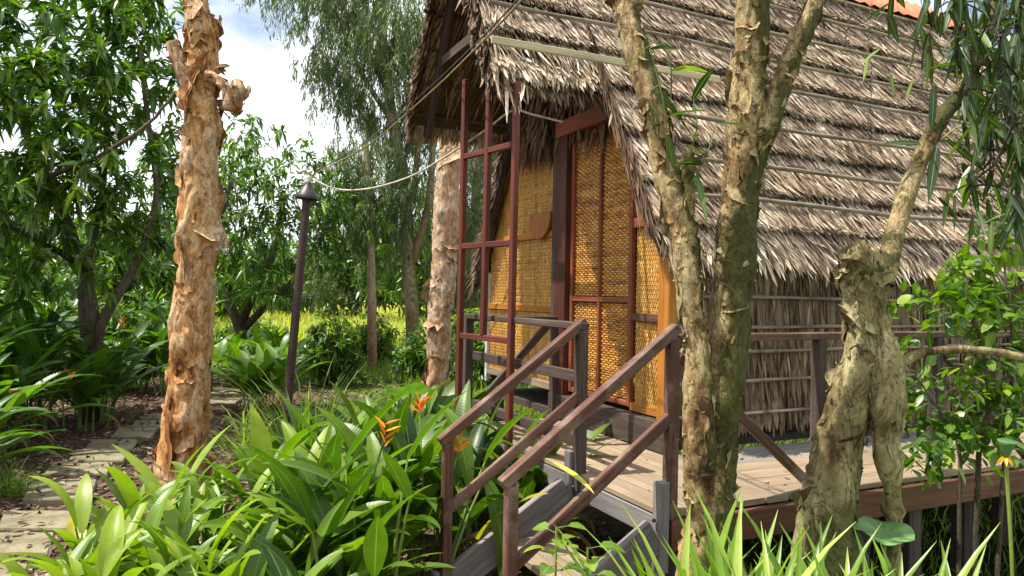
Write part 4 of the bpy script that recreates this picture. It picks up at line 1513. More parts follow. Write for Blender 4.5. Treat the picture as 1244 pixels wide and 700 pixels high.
# second mango tree, mid distance with forked trunk
D = 13.5
base = (at(293, 440, D).x, D, 0)
vols = [(tuple(at(px, py, d)), (rx, ry, rz)) for (px, py, d, rx, ry, rz) in ((330, 230, 13, 1.4, 1.3, 1.3), (270, 270, 13.5, 1.2, 1.2, 1.2), (400, 270, 13.5, 1.2, 1.2, 1.0), (320, 330, 13, 1.5, 1.2, .8), (300, 180, 14, .9, .9, .7), (225, 240, 14, 1.1, 1.1, 1.2))]
lb_ = [[(np.array([base[0], D, -.1]), .14)] + limb((293, 425, D, 16), (290, 395, D, 13), (270, 350, D, 9), (262, 300, D, 7), (280, 220, D, 5)),
       limb((292, 400, D, 12), (305, 365, D, 9), (330, 310, D, 8), (345, 240, D, 6)), limb((295, 400, D, 10), (325, 370, D, 8), (370, 320, D, 6), (400, 270, D, 4))]
grow(base, lb_, vols, 650, dict(n=12, L=(.14, .24), w=.26, droop=.4, axis=.8, prof=TINY), M['mango'], 'mango_tree', 'rounded broadleaf tree with a forked trunk behind the lamp', 'leafy garden trees', seed=4)

WIL = dict(n=26, L=(.10, .20), w=.13, droop=.1, sprig=.7, sprigs=3, prof=TINY)
D = 15
for k, (tx, tr_, vl, ncl, lab_) in enumerate((
        (((500, 470), (502, 400), (497, 330), (492, 240), (476, 140), (466, 60), (462, -40)), 18,
         ((470, 60, 15, 1.5, 1.3, 1.7), (420, 20, 15, 1.1, 1.2, 1.2), (500, 150, 15.5, 1.1, 1.2, 1.3), (400, 90, 15, .9, .9, .9), (520, 30, 15, 1.2, 1.2, 1.6), (480, 230, 15, .9, 1, 1.0), (390, -30, 15, 1.6, 1.2, 1.0)), 560, 'tall paperbark with drooping foliage, tallest in the middle distance'),
        (((452, 460), (452, 380), (450, 300), (447, 250), (446, 205), (444, 170)), 11,
         ((440, 190, 14, .9, .9, .7), (425, 240, 14, .8, .8, .6), (460, 270, 14.5, .8, .8, .8)), 130, 'slender reddish trunk with thin foliage left of the tallest paperbark'),
        (((570, 470), (572, 400), (575, 300), (580, 200), (578, 100), (575, 0)), 14,
         ((570, 250, 16, 1.1, 1, 1.5), (590, 360, 16, 1.2, 1, 1.0), (600, 150, 17, 1.5, 1, 1.5), (555, 330, 16, .9, .9, .9)), 330, 'willowy tree seen through the red timber frame'))):
    dd = vl[0][2]
    base = (at(tx[0][0], 450, dd).x, dd, 0)
    li = [(np.array([base[0], dd, -.1]), tr_ * dd / 875 / 2 * 1.2)] + limb(*[(a, b, dd, tr_ * (1 - .09 * q)) for q, (a, b) in enumerate(tx[1:])])
    ex = []
    if k == 0:
        ex = [limb((492, 260, dd, 10), (506, 200, dd, 8), (510, 110, dd, 6), (520, 0, dd, 4)), limb((478, 150, dd, 8), (440, 90, dd, 6), (410, 20, dd, 4)), limb((497, 330, dd, 12), (520, 250, dd, 9), (527, 150, dd, 7), (530, 20, dd, 5)),
              limb((470, 110, dd, 6), (430, 30, dd, 5), (380, -50, dd, 4))]
    grow(base, [li] + ex, [(tuple(at(*v[:3])), v[3:]) for v in vl], ncl, WIL, M['willow'], 'drooping_tree', lab_, 'drooping trees in the middle distance', seed=20 + k, hang=True, bark='bark_red', twig_r=.008)

# farther trees filling the skyline
FAR = dict(n=16, L=(.22, .42), w=.32, droop=.35, axis=.5, spread=.3, scat=.14, prof=TINY)
fars = [
    (20, 24, 5.2, 3.6, 'broad dark tree far behind the left garden', 'mango'),
    (150, 22, 4.2, 3.0, 'round far tree behind the orange trunk, left of it', 'mango'),
    (250, 26, 4.6, 3.0, 'far tree rising just right of the orange trunk', 'shrub'),
    (345, 34, 4.2, 3.2, 'low far tree behind the lamp post', 'mango'),
    (430, 30, 5.8, 3.2, 'far leafy tree behind the drooping paperbark', 'willow'),
    (520, 28, 6.4, 3.4, 'far tree behind the pale trunk', 'mango'),
    (620, 30, 7.0, 3.6, 'far tree behind the left side of the hut', 'willow'),
    (-130, 18, 6.0, 3.6, 'tall far tree beyond the left picture edge', 'mango'),
    (1230, 14, 4.8, 2.6, 'leafy tree behind the right end of the hut', 'willow'),
    (1390, 12, 5.5, 3.0, 'dense tree standing behind the right shrub', 'mango'),
    (1120, 20, 4.6, 3.0, 'far tree hidden behind the thatched roof', 'mango'),
]
for k, (px, dd, hh, ww_, lab_, mt) in enumerate(fars):
    if k == 10: continue
    x = at(px, 350, dd).x
    rs = random.Random(k)
    vols = [((x, dd, hh * .62), (ww_ * .6, ww_ * .6, hh * .36)), ((x - ww_ * .35, dd, hh * .4), (ww_ * .5, ww_ * .5, hh * .3)), ((x + ww_ * .4, dd + .4, hh * .45), (ww_ * .5, ww_ * .5, hh * .3)), ((x + rs.uniform(-.5, .5), dd, hh * .22), (ww_ * .55, ww_ * .5, hh * .2))]
    li = [(np.array([x, dd, -.1]), .16), (np.array([x + .1, dd, hh * .3]), .12), (np.array([x - .1, dd, hh * .6]), .07), (np.array([x, dd, hh * .9]), .02)]
    l2 = [(np.array([x + .1, dd, hh * .3]), .08), (np.array([x + ww_ * .3, dd, hh * .5]), .05), (np.array([x + ww_ * .5, dd, hh * .6]), .02)]
    l3 = [(np.array([x, dd, hh * .35]), .08), (np.array([x - ww_ * .3, dd, hh * .5]), .05), (np.array([x - ww_ * .5, dd, hh * .62]), .02)]
    grow((x, dd, 0), [li, l2, l3], vols, 330, FAR, M[mt], 'background_tree', lab_, 'trees along the far edge of the garden', seed=40 + k, twig_r=.012)

# distant wood at the horizon: one mass
mb = MB()
n = 26000
ang = rng.uniform(R_(-60), R_(60), n)
dist = rng.uniform(62, 80, n)
xx, yy = dist * np.sin(ang), dist * np.cos(ang)
hmax = 4.2 + 2.2 * np.sin(ang * 23) + 1.4 * np.sin(ang * 61 + 1)
zz = hmax * rng.random(n) ** .7
leaves(mb, np.stack([xx, yy, zz], -1), rng.normal(0, 1, (n, 3)), rng.uniform(.8, 1.6, n), rng.uniform(.5, .9, n), TINY, .2)
tag(mb.build('distant_wood', M['mango']), 'band of distant trees closing the horizon', 'wood', kind='stuff')

# bushes in the middle distance
bushes = [
    (405, 12.0, 1.3, .7, 'dark glossy bush right of the lamp post', 'ginger', .16, 190),
    (300, 18.0, .9, 1.3, 'bright broadleaf bush left of the lamp post', 'shrub', .24, 120),
    (455, 14.5, 1.2, .8, 'loose green bush at the foot of the slender trunk', 'shrub', .18, 140),
    (520, 12.5, 1.1, .8, 'green bush between the pale trunk and tallest paperbark', 'mango', .18, 160),
    (590, 11.5, 1.4, 1.0, 'tall green bush seen through the red timber frame', 'shrub', .18, 230),
    (150, 11.0, 1.6, 1.2, 'shaded bush behind the left ginger plants', 'mango', .2, 220),
    (40, 10.5, 1.8, 1.3, 'dark bush at the far left under the broadleaf tree', 'mango', .22, 220),
    (205, 13.5, 1.3, 1.0, 'green bush right behind the orange trunk', 'mango', .2, 170),
]
for k, (px, dd, hh, ww_, lab_, mt, ll, nc) in enumerate(bushes):
    x = at(px, 350, dd).x
    vols = [((x, dd, hh * .5), (ww_ * .7, ww_ * .6, hh * .5)), ((x + ww_ * .4, dd, hh * .3), (ww_ * .4, ww_ * .4, hh * .3)), ((x - ww_ * .4, dd, hh * .35), (ww_ * .4, ww_ * .4, hh * .35))]
    li = [[(np.array([x + q * .06, dd, -.05]), .025), (np.array([x + q * ww_ * .2, dd, hh * .35]), .018), (np.array([x + q * ww_ * .4, dd, hh * .7]), .008)] for q in (-1, 0, 1)]
    grow((x, dd, 0), li, vols, nc, dict(n=10, L=(ll * .7, ll * 1.2), w=.3, droop=.3, axis=.6, prof=TINY, scat=.04), M[mt], 'bush', lab_, 'bushes in the middle distance', seed=70 + k, cat='bush', twig_r=.004)

# round-leaved shrub at the right and hanging foliage of the living branch
D = 3.35
x = at(1180, 500, D).x
vols = [(tuple(at(px, py, d)), (a, b, c)) for (px, py, d, a, b, c) in ((1180, 400, 3.4, .42, .3, .22), (1215, 500, 3.3, .3, .25, .25), (1150, 510, 3.5, .26, .25, .26), (1215, 350, 3.5, .3, .25, .18), (1140, 360, 3.6, .22, .2, .12), (1130, 560, 3.2, .14, .15, .12), (1225, 300, 3.5, .25, .25, .2))]
li = [[(np.array([x, D, -.3]), .016), (V3(at(1190, 560, D)), .012), (V3(at(1200, 470, D)), .009), (V3(at(1180, 380, D)), .006), (V3(at(1170, 330, D)), .004)],
      [(np.array([x + .1, D, -.3]), .013), (V3(at(1220, 560, D)), .010), (V3(at(1230, 430, D)), .007), (V3(at(1220, 320, D)), .004)],
      [(np.array([x - .05, D, -.3]), .012), (V3(at(1165, 560, D)), .009), (V3(at(1140, 500, D)), .006), (V3(at(1110, 450, D)), .003)]]
grow((x, D, 0), li, vols, 230, dict(n=6, L=(.05, .085), w=.52, droop=.2, axis=.4, prof=OVAL, spread=.12, scat=.02, fold=.12), M['shrub'], 'leafy_shrub', 'shrub with small oval bright green leaves right of the lopped trunk', seed=90, cat='shrub', twig_r=.0016)

mb, mbt = MB(), MB()
rs = np.random.default_rng(5)
nodes_ = [V3(at(px, py, d)) for (px, py, d) in ((1150, 130, 3.05), (1175, 90, 3.1), (1190, 50, 3.2), (1205, 10, 3.3), (1166, 110, 3.05))]
for k in range(84):
    px = rs.choice([rs.uniform(1160, 1250), rs.uniform(1195, 1250), rs.uniform(1080, 1250)])
    py = rs.uniform(-60, 250 if px > 1170 else 60) if px > 1150 else rs.uniform(-60, 70)
    q = V3(at(px, py, rs.uniform(2.7, 3.6)))
    a = nodes_[int(np.argmin([np.linalg.norm(q - n_) for n_ in nodes_]))]
    mid = (a + q) / 2 + rs.normal(0, .04, 3) + np.array([0, 0, .06])
    pl = catmull([a, mid, q, q + np.array([rs.normal(0, .02), 0, -.14])], 9)
    tube(mbt, pl, np.linspace(.005, .0016, 9), 5)
    if np.linalg.norm(q - a) < .5: nodes_.append(q)
    n = rs.integers(4, 9)
    o_ = pl[rs.integers(4, 9, n)]
    d = rs.normal(0, .5, (n, 3)) + np.array([0, 0, -.8])
    leaves(mb, o_, d, rs.uniform(.09, .19, n), rs.uniform(.018, .032, n), LONG, .15, .15, rnd=np.clip(rs.normal(.4, .25, n), 0, 1))
# a few distinct long leaves crossing the roof
for (px, py, dx, dz, L, r_) in ((1068, 60, -.4, -.3, .11, .9), (1056, 70, -.3, -1, .10, .95), (1082, 90, .1, -1, .09, .9), (1110, 95, -.4, -1, .12, .9), (1135, 105, -.1, -1, .2, .3), (1118, 175, -1, .05, .17, .3), (1138, 180, -.2, -1, .22, .2), (1150, 170, .6, -.5, .2, .3), (1125, 172, .3, -.9, .17, .4),
                                (1152, 235, -.2, -1, .14, .9), (1170, 215, 0, -1, .14, .95), (1140, 240, .5, -.6, .13, .4), (1190, 160, -.1, -1, .22, .2), (1200, 150, .8, -.6, .22, .3), (1190, 60, .9, -.1, .17, .4), (1172, 70, .2, -1, .24, .3), (1205, 270, -.1, -1, .15, .8), (1080, 5, -.5, -.6, .1, .8)):
    leaves(mb, [V3(at(px, py, 2.95))], [[dx, -.1, dz]], L, L * .19, LONG, .08, .15, rnd=np.array([r_]))
mb.build('hanging_leaves', M['near'], t4)
mbt.build('twigs', M['bark_tree'], br)
mb = MB()
for (px, y0, y1) in ((1057, -30, 195), (1120, -30, 165), (1215, -20, 150), (1188, 130, 200), (1204, 60, 250), (1228, 100, 260), (1240, 40, 200), (1178, 10, 120), (1030, -30, 60)):
    m_ = 34
    dd = rs.uniform(2.8, 3.3)
    pl = np.array([tuple(at(px + 2.5 * math.sin(k * .4), y0 + (y1 - y0) * k / m_, dd)) for k in range(m_)])
    tube(mb, pl, .0015, 4)
    for q in pl[6:]:
        for _ in range(2):
            c = q + rs.normal(0, .004, 3)
            lathe(mb, c, [(0, -.004), (.0038, -.002), (.0038, .002), (0, .004)], 5)
mb.build('seed_strings', M['seed'], t4)


# ------------------------------------------------------------------ broad-leaved clumps
def blade(mb, P0, d0, L, Wd, arch, rnd, petiole=.0, fold=.18, nseg=12, twist=0.):
    """one big arching leaf; grid 13 x 5; petiole as thin tube"""
    d = Vector(d0).normalized()
    p = Vector(P0)
    cen, T = [], []
    hz = Vector((d.x, d.y, 0))
    hz = hz.normalized() if hz.length > 1e-3 else Vector((1, 0, 0))
    el = math.asin(max(-1, min(1, d.z)))
    step = L / nseg
    for k in range(nseg + 1):
        cen.append(p.copy())
        T.append(Vector((hz.x * math.cos(el), hz.y * math.cos(el), math.sin(el))))
        p = p + T[-1] * step
        el -= arch / nseg * (.4 + 1.2 * k / nseg)
    side0 = Vector((-hz.y, hz.x, 0))
    V, C, F = [], [], []
    ripple = random.uniform(0, 6)
    for k in range(nseg + 1):
        u = k / nseg
        w = Wd / 2 * 1.62 * (u + .02) ** .5 * (1.0 - u) ** .72 * (1 - .12 * math.cos(u * 6)) + .0008
        nn = side0.cross(T[k])
        nn = -nn if nn.z < 0 else nn
        tw = twist * u
        sd = side0 * math.cos(tw) + nn * math.sin(tw)
        n2 = nn * math.cos(tw) - side0 * math.sin(tw)
        for v in (-1, -.5, 0, .5, 1):
            q = cen[k] + sd * (v * w) + n2 * (abs(v) ** 1.3 * fold * w + .02 * w * math.sin(k * 1.9 + ripple + v * 2))
            V.append(tuple(q))
            C.append((rnd, u, v))
    for k in range(nseg):
        for q in range(4):
            F.append((k * 5 + q, k * 5 + q + 1, (k + 1) * 5 + q + 1, (k + 1) * 5 + q))
    mb.add(V, F, C)


def clump(name, x, y, label, nst, hst, Lr, Wr, mat, group, seed, cat='plant', spread=.18, el=(.9, 1.4), arch=(.5, 1.3), bright=.5, per=3, flowers=0):
    st_ = random.getstate()
    random.seed(seed)
    z0 = float(gh(x, y))
    root = thing(name, (x, y, z0), label, cat, group)
    mb, ms = MB(), MB()
    for k in range(nst):
        a = random.uniform(0, 2 * math.pi)
        r = spread * math.sqrt(random.random())
        b = Vector((x + r * math.cos(a), y + r * math.sin(a), z0 - .02))
        h = random.uniform(*hst)
        az_ = random.uniform(0, 2 * math.pi)
        lean = random.uniform(.02, .22)
        top_ = b + Vector((math.cos(a) * lean * h, math.sin(a) * lean * h, h))
        pl = catmull([tuple(b), tuple(b.lerp(top_, .5) + Vector((0, 0, .01))), tuple(top_)], 5)
        tube(ms, pl, np.linspace(.013, .006, 5), 6, rnd=.3)
        for q in range(per):
            u = .45 + .55 * (q + 1) / per
            p0 = Vector(tuple(pl[0])).lerp(Vector(tuple(pl[-1])), u)
            az2 = az_ + (q % 2) * math.pi + random.uniform(-.6, .6)
            e = random.uniform(*el) + (.15 if q == per - 1 else 0)
            d = Vector((math.cos(az2) * math.cos(e), math.sin(az2) * math.cos(e), math.sin(e)))
            pet = random.uniform(.04, .12)
            p1 = p0 + d * pet
            tube(ms, [p0, p1], [.005, .004], 5, rnd=.6)
            L = random.uniform(*Lr)
            rv = min(.9, max(0, random.gauss(bright, .22)))
            if random.random() < .012: rv = 1.0
            blade(mb, p1, d, L, L * random.uniform(*Wr), random.uniform(*arch), rv, fold=random.uniform(.1, .45), twist=random.uniform(-.5, .5))
    mb.build('foliage', M[mat], root)
    ms.build('stems', M['stem'], root)
    if name != 'broadleaf_plant':
        md = MB()
        for q in range(5):
            a = random.uniform(0, 6.28)
            p0 = Vector((x + spread * .7 * math.cos(a), y + spread * .7 * math.sin(a), z0 + random.uniform(.1, hst[1] * .6)))
            d = Vector((math.cos(a), math.sin(a), random.uniform(-.2, .9)))
            blade(md, p0, d, random.uniform(.2, .45), random.uniform(.03, .07), random.uniform(1.2, 2.4), random.uniform(.4, 1), fold=.8, twist=random.uniform(-1.5, 1.5))
        md.build('dead_leaves', M['dead'], root)
    random.setstate(st_)
    return root


def flower(px, py, Y, parent, h=.16):
    """orange parrot-beak flower head on a thin stalk"""
    c = at(px, py, Y)
    z0 = parent.location
    mbs, mb = MB(), MB()
    tube(mbs, catmull([(z0[0], z0[1], z0[2]), ((z0[0] + c.x) / 2, (z0[1] + c.y) / 2, c.z * .6), tuple(c + Vector((0, 0, -.04)))], 8), .005, 6, rnd=.5)
    fl = mbs.build('flower_stalk', M['stem'], parent)
    for k in range(7):
        a = (k % 2) * math.pi + random.uniform(-.5, .5)
        e = random.uniform(.1, 1.2)
        d = (math.cos(a) * math.cos(e), math.sin(a) * math.cos(e) * .6, math.sin(e))
        o_ = c + Vector((0, 0, -h / 2 + k * h / 10))
        leaves(mb, [tuple(o_)], [d], random.uniform(.05, .085), .020, LANCE, -.2, .8, rnd=np.array([random.random()]))
    mb.build('flower_head', M['bract'], parent)


HEL = 'broad-leaved orange-flowered plants in the bed'
bed = [
    # x, y, nst, label, brightness, height
    (-1.50, 2.80, 9, 'bright broad-leaved clump at the very front, left of the orange trunk base', .72, (.30, .52)),
    (-1.66, 3.00, 4, 'low broad-leaved clump beside the lowest path stones', .72, (.28, .46)),
    (-1.12, 2.95, 7, 'lime broad-leaved clump in front of the orange trunk', .8, (.32, .55)),
    (-1.50, 3.65, 6, 'broad-leaved clump growing against the foot of the orange trunk', .7, (.35, .62)),
    (-1.60, 3.25, 7, 'bright broad-leaved clump directly in front of the orange trunk base', .75, (.32, .55)),
    (-1.25, 3.35, 6, 'upright broad-leaved clump right of the orange trunk', .6, (.25, .5)),
    (-.85, 2.55, 6, 'dark broad-leaved clump at the bottom centre edge', .45, (.2, .42)),
    (-.68, 2.62, 4, 'broad-leaved clump at the bottom edge, left of the handrail foot', .42, (.25, .5)),
    (-.80, 3.10, 7, 'tall broad-leaved clump in the middle of the bed', .45, (.35, .62)),
    (-.72, 3.40, 5, 'tall dark clump a little left of the left newel post', .38, (.4, .62)),
    (-1.30, 4.10, 6, 'broad-leaved clump behind the upright one near the trunk', .6, (.3, .5)),
    (-.80, 3.75, 7, 'broad-leaved clump carrying the big orange flower', .45, (.4, .62)),
    (-.42, 3.72, 6, 'tallest dark clump left of the stairs', .35, (.5, .74)),
    (-.90, 4.60, 6, 'broad-leaved clump in the second row left of the red frame', .5, (.35, .58)),
    (-.42, 4.35, 6, 'broad-leaved clump at the foot of the red frame', .4, (.45, .7)),
    (-1.45, 5.00, 6, 'broad-leaved clump right behind the thin grassy tuft', .55, (.3, .5)),
    (.18, 4.20, 4, 'dark clump growing between the red frame and the stairs', .35, (.35, .6)),
    (-.08, 3.95, 4, 'dark clump growing close behind the left handrail', .35, (.45, .6)),
    (-1.05, 5.60, 6, 'broad-leaved clump at the back of the bed by the lamp', .5, (.3, .55)),
    (-.55, 5.30, 6, 'bluish broad-leaved clump at the back of the bed below the pale trunk', .4, (.4, .7)),
]
cl_objs = []
for k, (x, y, nst, lb2, br_, hh) in enumerate(bed):
    big = y > 2.9
    small = x < -1.0 and y < 3.8
    cl_objs.append(clump('heliconia_clump', x, y, lb2, nst + (5 if small else 2), tuple(q * .88 for q in hh), (.24, .40) if small else (.36, .62) if big else (.28, .46), (.21, .29), 'heli', HEL, 200 + k, bright=br_, spread=.26 if small else .18, el=(.55, 1.3), arch=(.4, 1.4), per=4))
flower(468, 520, 3.3, cl_objs[11], .17)
flower(510, 492, 3.9, cl_objs[12], .10)
flower(558, 540, 3.4, cl_objs[12], .07)

# a few hero leaves where the photo shows them clearly
mbh = MB()
root = thing('heliconia_clump', (-.62, 3.0, 0), 'clump with the longest upright leaves in the centre of the bed', 'plant', HEL)
mst = MB()
for (px, py, px2, py2, Y, w, ar, r_) in ((400, 560, 330, 470, 3.4, .12, .3, .6), (497, 610, 470, 555, 2.9, .11, .2, .5), (455, 700, 458, 635, 2.4, .10, .2, .45), (495, 560, 560, 480, 3.2, .13, .4, .4), (420, 560, 490, 480, 3.5, .13, .3, .4),
                                        (430, 600, 330, 570, 3.1, .12, .7, .4), (590, 580, 612, 690, 3.55, .15, .9, .5), (380, 650, 320, 600, 2.8, .1, .5, .6), (590, 560, 640, 500, 3.75, .13, .5, .45)):
    a, b = at(px, py, Y), at(px2, py2, Y - .1)
    d = (b - a)
    L = d.length * 1.15
    d.normalize()
    d = (d + Vector((0, 0, ar * .45))).normalized()
    blade(mbh, a, d, L, w, ar, r_, fold=.25, twist=random.uniform(-.3, .3))
    g0 = Vector((a.x * .5 - .62 * .5, a.y * .6 + 3.0 * .4, 0))
    tube(mst, catmull([tuple(g0), tuple(g0.lerp(a, .6) + Vector((0, 0, .05))), tuple(a)], 6), np.linspace(.012, .005, 6), 6, rnd=.4)
mbh.build('foliage', M['heli'], root)
mst.build('stems', M['stem'], root)

# ginger-like plants along the left of the path
GIN = 'long-leaved plants left of the path'
left = [
    (-4.9, 6.2, 'long-leaved plant at the left edge, nearest to the path', .45, (.35, .7)), (-4.75, 6.2, 'low long-leaved plant right beside the path stones', .55, (.15, .35)),
    (-5.7, 7.2, 'tall long-leaved plant at the left edge under the tree', .4, (.6, 1.0)), (-5.25, 7.6, 'long-leaved plant in front of the dark tree trunk', .45, (.4, .8)),
    (-5.1, 8.9, 'long-leaved plant just behind the dark tree trunk', .5, (.3, .7)), (-5.7, 8.6, 'dark long-leaved plant deep under the broadleaf tree', .35, (.6, 1.0)),
    (-4.9, 10.6, 'long-leaved plant right of the dark tree trunk', .45, (.5, .9)), (-4.25, 5.2, 'small upright long-leaved plant above the bottom left soil', .6, (.1, .3)),
    (-5.9, 8.0, 'long-leaved plant in the corner at the far left', .35, (.7, 1.1)), (-3.3, 9.6, 'pale long-leaved plant behind the orange trunk', .6, (.15, .35)),
     (-4.95, 6.95, 'mid-green long-leaved plant between the path and the left edge', .5, (.25, .5)), (-4.85, 8.15, 'long-leaved plant between the path and the dark tree trunk', .5, (.3, .55)),
    (-6.1, 6.6, 'large long-leaved plant leaning in from the left edge', .4, (.6, 1.0)),
]
for k, (x, y, lb2, br_, hh) in enumerate(left):
    clump('ginger_plant', x, y, lb2, 13, hh, (.55, .95), (.15, .21), 'ginger', GIN, 300 + k, bright=br_, el=(.5, 1.2), arch=(.7, 1.6), spread=.3, per=4)
g_ = [o for o in bpy.data.objects if o.name.startswith('ginger_plant') and o.type == 'EMPTY']
flower(148, 390, 7.6, g_[4], .16)
flower(14, 480, 6.2, g_[0], .18)
flower(86, 455, 6.8, g_[3], .12)

# narrow-leaved tufts
def tuft(name, x, y, label, n, L, Wd, mat, cat='plant', group=None, el=(.7, 1.5), arch=(.6, 1.8), spread=.1, seed=0, br=.5):
    st_ = random.getstate()
    random.seed(seed)
    z0 = float(gh(x, y))
    mb = MB()
    for k in range(n):
        a = random.uniform(0, 6.283)
        e = random.uniform(*el)
        b = Vector((x + spread * random.gauss(0, .6), y + spread * random.gauss(0, .6), z0))
        d = Vector((math.cos(a) * math.cos(e), math.sin(a) * math.cos(e), math.sin(e)))
        l_ = random.uniform(*L)
        hz = Vector((d.x, d.y, 0)).normalized()
        p = b.copy()
        ee = e
        ar = random.uniform(*arch)
        V, C, F = [], [], []
        sd = Vector((-hz.y, hz.x, 0))
        w = random.uniform(*Wd) / 2
        r_ = min(1, max(0, random.gauss(br, .25)))
        ns = 9
        for q in range(ns + 1):
            u = q / ns
            ww2 = w * (1 - u ** 3) * (1 if u > .05 else .7) + .0004
            T_ = Vector((hz.x * math.cos(ee), hz.y * math.cos(ee), math.sin(ee)))
            nn = sd.cross(T_)
            nn = -nn if nn.z < 0 else nn
            for v in (-1, 0, 1):
                V.append(tuple(p + sd * v * ww2 + nn * abs(v) * .45 * ww2))
                C.append((r_, u, v))
            p = p + T_ * l_ / ns
            ee -= ar / ns * 1.6 * u
        for q in range(ns):
            for c_ in (0, 1):
                F.append((q * 3 + c_, q * 3 + c_ + 1, q * 3 + 4 + c_, q * 3 + 3 + c_))
        mb.add(V, F, C)
    o = mb.build(name, M[mat], None, loc=(x, y, z0))
    random.setstate(st_)
    return tag(o, label, cat, group)


PG = 'strap-leaved plants at the foot of the right trunks'
for k, (px, Y, n, L, lb2) in enumerate((
        (868, 1.95, 30, (.80, 1.10), 'bright strap-leaved plant below the twin trunk'), (935, 1.95, 42, (.82, 1.15), 'largest bright strap-leaved plant at the bottom right'),
        (1000, 2.05, 30, (.78, 1.05), 'strap-leaved plant in front of the leaning trunk'), (1075, 2.0, 28, (.72, 1.0), 'strap-leaved plant left of the bottom right corner'),
        (1145, 2.1, 26, (.68, .95), 'strap-leaved plant nearest the bottom right corner'))):
    tuft('strap_leaf_plant', at(px, 600, Y).x, Y, lb2, n + 34, L, (.036, .060), 'pandan', group=PG, el=(.85, 1.5), arch=(.5, 1.5), spread=.2, seed=400 + k, br=.5)
tuft('grassy_tuft', at(372, 560, 5.2).x, 5.2, 'thin fountain of grassy leaves in the bed near the lamp post', 90, (.8, 1.25), (.012, .02), 'grass', el=(1.0, 1.5), arch=(.8, 2.0), seed=420, br=.35)
tuft('grassy_tuft', at(300, 520, 6.5).x, 6.5, 'short grassy tuft right of the orange trunk', 70, (.4, .8), (.012, .02), 'grass', el=(.8, 1.5), arch=(.8, 2.0), seed=421, br=.4)
tuft('fine_grass_tuft', at(15, 585, 5.4).x, 5.4, 'fine wiry grass tuft at the left picture edge', 160, (.15, .35), (.003, .006), 'grass', el=(.4, 1.5), arch=(.5, 1.8), seed=422, br=.2)

# seedling in front of the stairs
for k, (px, py, Y, n, lb2) in enumerate(((676, 640, 2.15, 9, 'small heart-leaved seedling in front of the bottom stair'), (714, 665, 2.2, 12, 'wider leafy seedling right of the small one'))):
    q = at(px, py, Y)
    root = thing('seedling', (q.x, q.y, 0), lb2, 'plant', 'seedlings before the stairs')
    mb, ms = MB(), MB()
    tube(ms, catmull([(q.x, q.y, 0), (q.x, q.y, q.z * .6), tuple(q)], 8), .004, 6, rnd=.4)
    for s2 in range(n):
        a = s2 * 2.4
        o_ = q + Vector((0, 0, -.004 - .016 * s2))
        d = Vector((math.cos(a), math.sin(a) * .8, .2))
        e_ = o_ + d * .035
        tube(ms, [o_, e_], .0015, 4, rnd=.5)
        leaves(mb, [tuple(e_)], [tuple(d)], random.uniform(.05, .085), random.uniform(.035, .055), OVAL, .4, .15, rnd=np.array([random.uniform(.4, 1)]))
    mb.build('foliage', M['shrub'], root)
    ms.build('stems', M['stem'], root)

for k, (px, Y_, lb2) in enumerate(((285, 12.2, 'bright low broad-leaved plant under the forked tree'), (330, 11.6, 'bright low broad-leaved plant left of the lamp post'), (318, 14.2, 'bright broad-leaved plant at the edge of the sunny field'), (425, 14.6, 'bright broad-leaved plant behind the dark glossy bush'))):
    clump('broadleaf_plant', at(px, 400, Y_).x, Y_, lb2, 11, (.2, .5), (.4, .65), (.28, .38), 'shrub', 'bright low plants near the field', 500 + k, bright=.6, el=(.5, 1.2), arch=(.5, 1.4), spread=.5, per=4)

# yellow fallen leaf caught on the handrail
mb = MB()
a, b = at(672, 562, 2.95), at(719, 600, 2.80)
blade(mb, a, (b - a).normalized() + Vector((0, 0, .15)), (b - a).length * 1.05, .045, .35, .93, fold=.3)
tag(mb.build('fallen_leaf', leaf_mat('yellowing_leaf', [(0, (.40, .42, .06)), (1, (.62, .58, .10))], .4, .3, midw=.05), None, loc=tuple(a)), 'yellow-green leaf lying across the right lower handrail', 'leaf')

# lotus plants
def lotus_leaf(c, r, label, cup=.12, tilt=(0, 0)):
    z0 = float(gh(c[0], c[1]))
    root = thing('lotus_leaf', (c[0], c[1], z0), label, 'plant')
    mb, ms = MB(), MB()
    V, C, F = [], [], []
    nr_, ns = 6, 36
    for i in range(nr_ + 1):
        rr = r * i / nr_
        for j in range(ns):
            a = 2 * math.pi * j / ns
            wv = 1 + .06 * math.sin(a * 5 + 1)
            V.append((c[0] + rr * wv * math.cos(a), c[1] + rr * wv * math.sin(a), c[2] + cup * (i / nr_) ** 1.5 * r + .10 * r * (i / nr_) ** 2 * math.sin(a * 4) + tilt[0] * rr * math.cos(a) + tilt[1] * rr * math.sin(a)))
            C.append((.4 + .3 * math.sin(a * 9), i / nr_, 1))
    for i in range(nr_):
        for j in range(ns):
            F.append((i * ns + j, i * ns + (j + 1) % ns, (i + 1) * ns + (j + 1) % ns, (i + 1) * ns + j))
    mb.add(V, F, C)
    mb.build('leaf_pad', M['lily'], root)
    tube(ms, [(c[0], c[1], z0 - .05), tuple(c)], .006, 8, rnd=.5)
    ms.build('stalk', M['stem'], root)


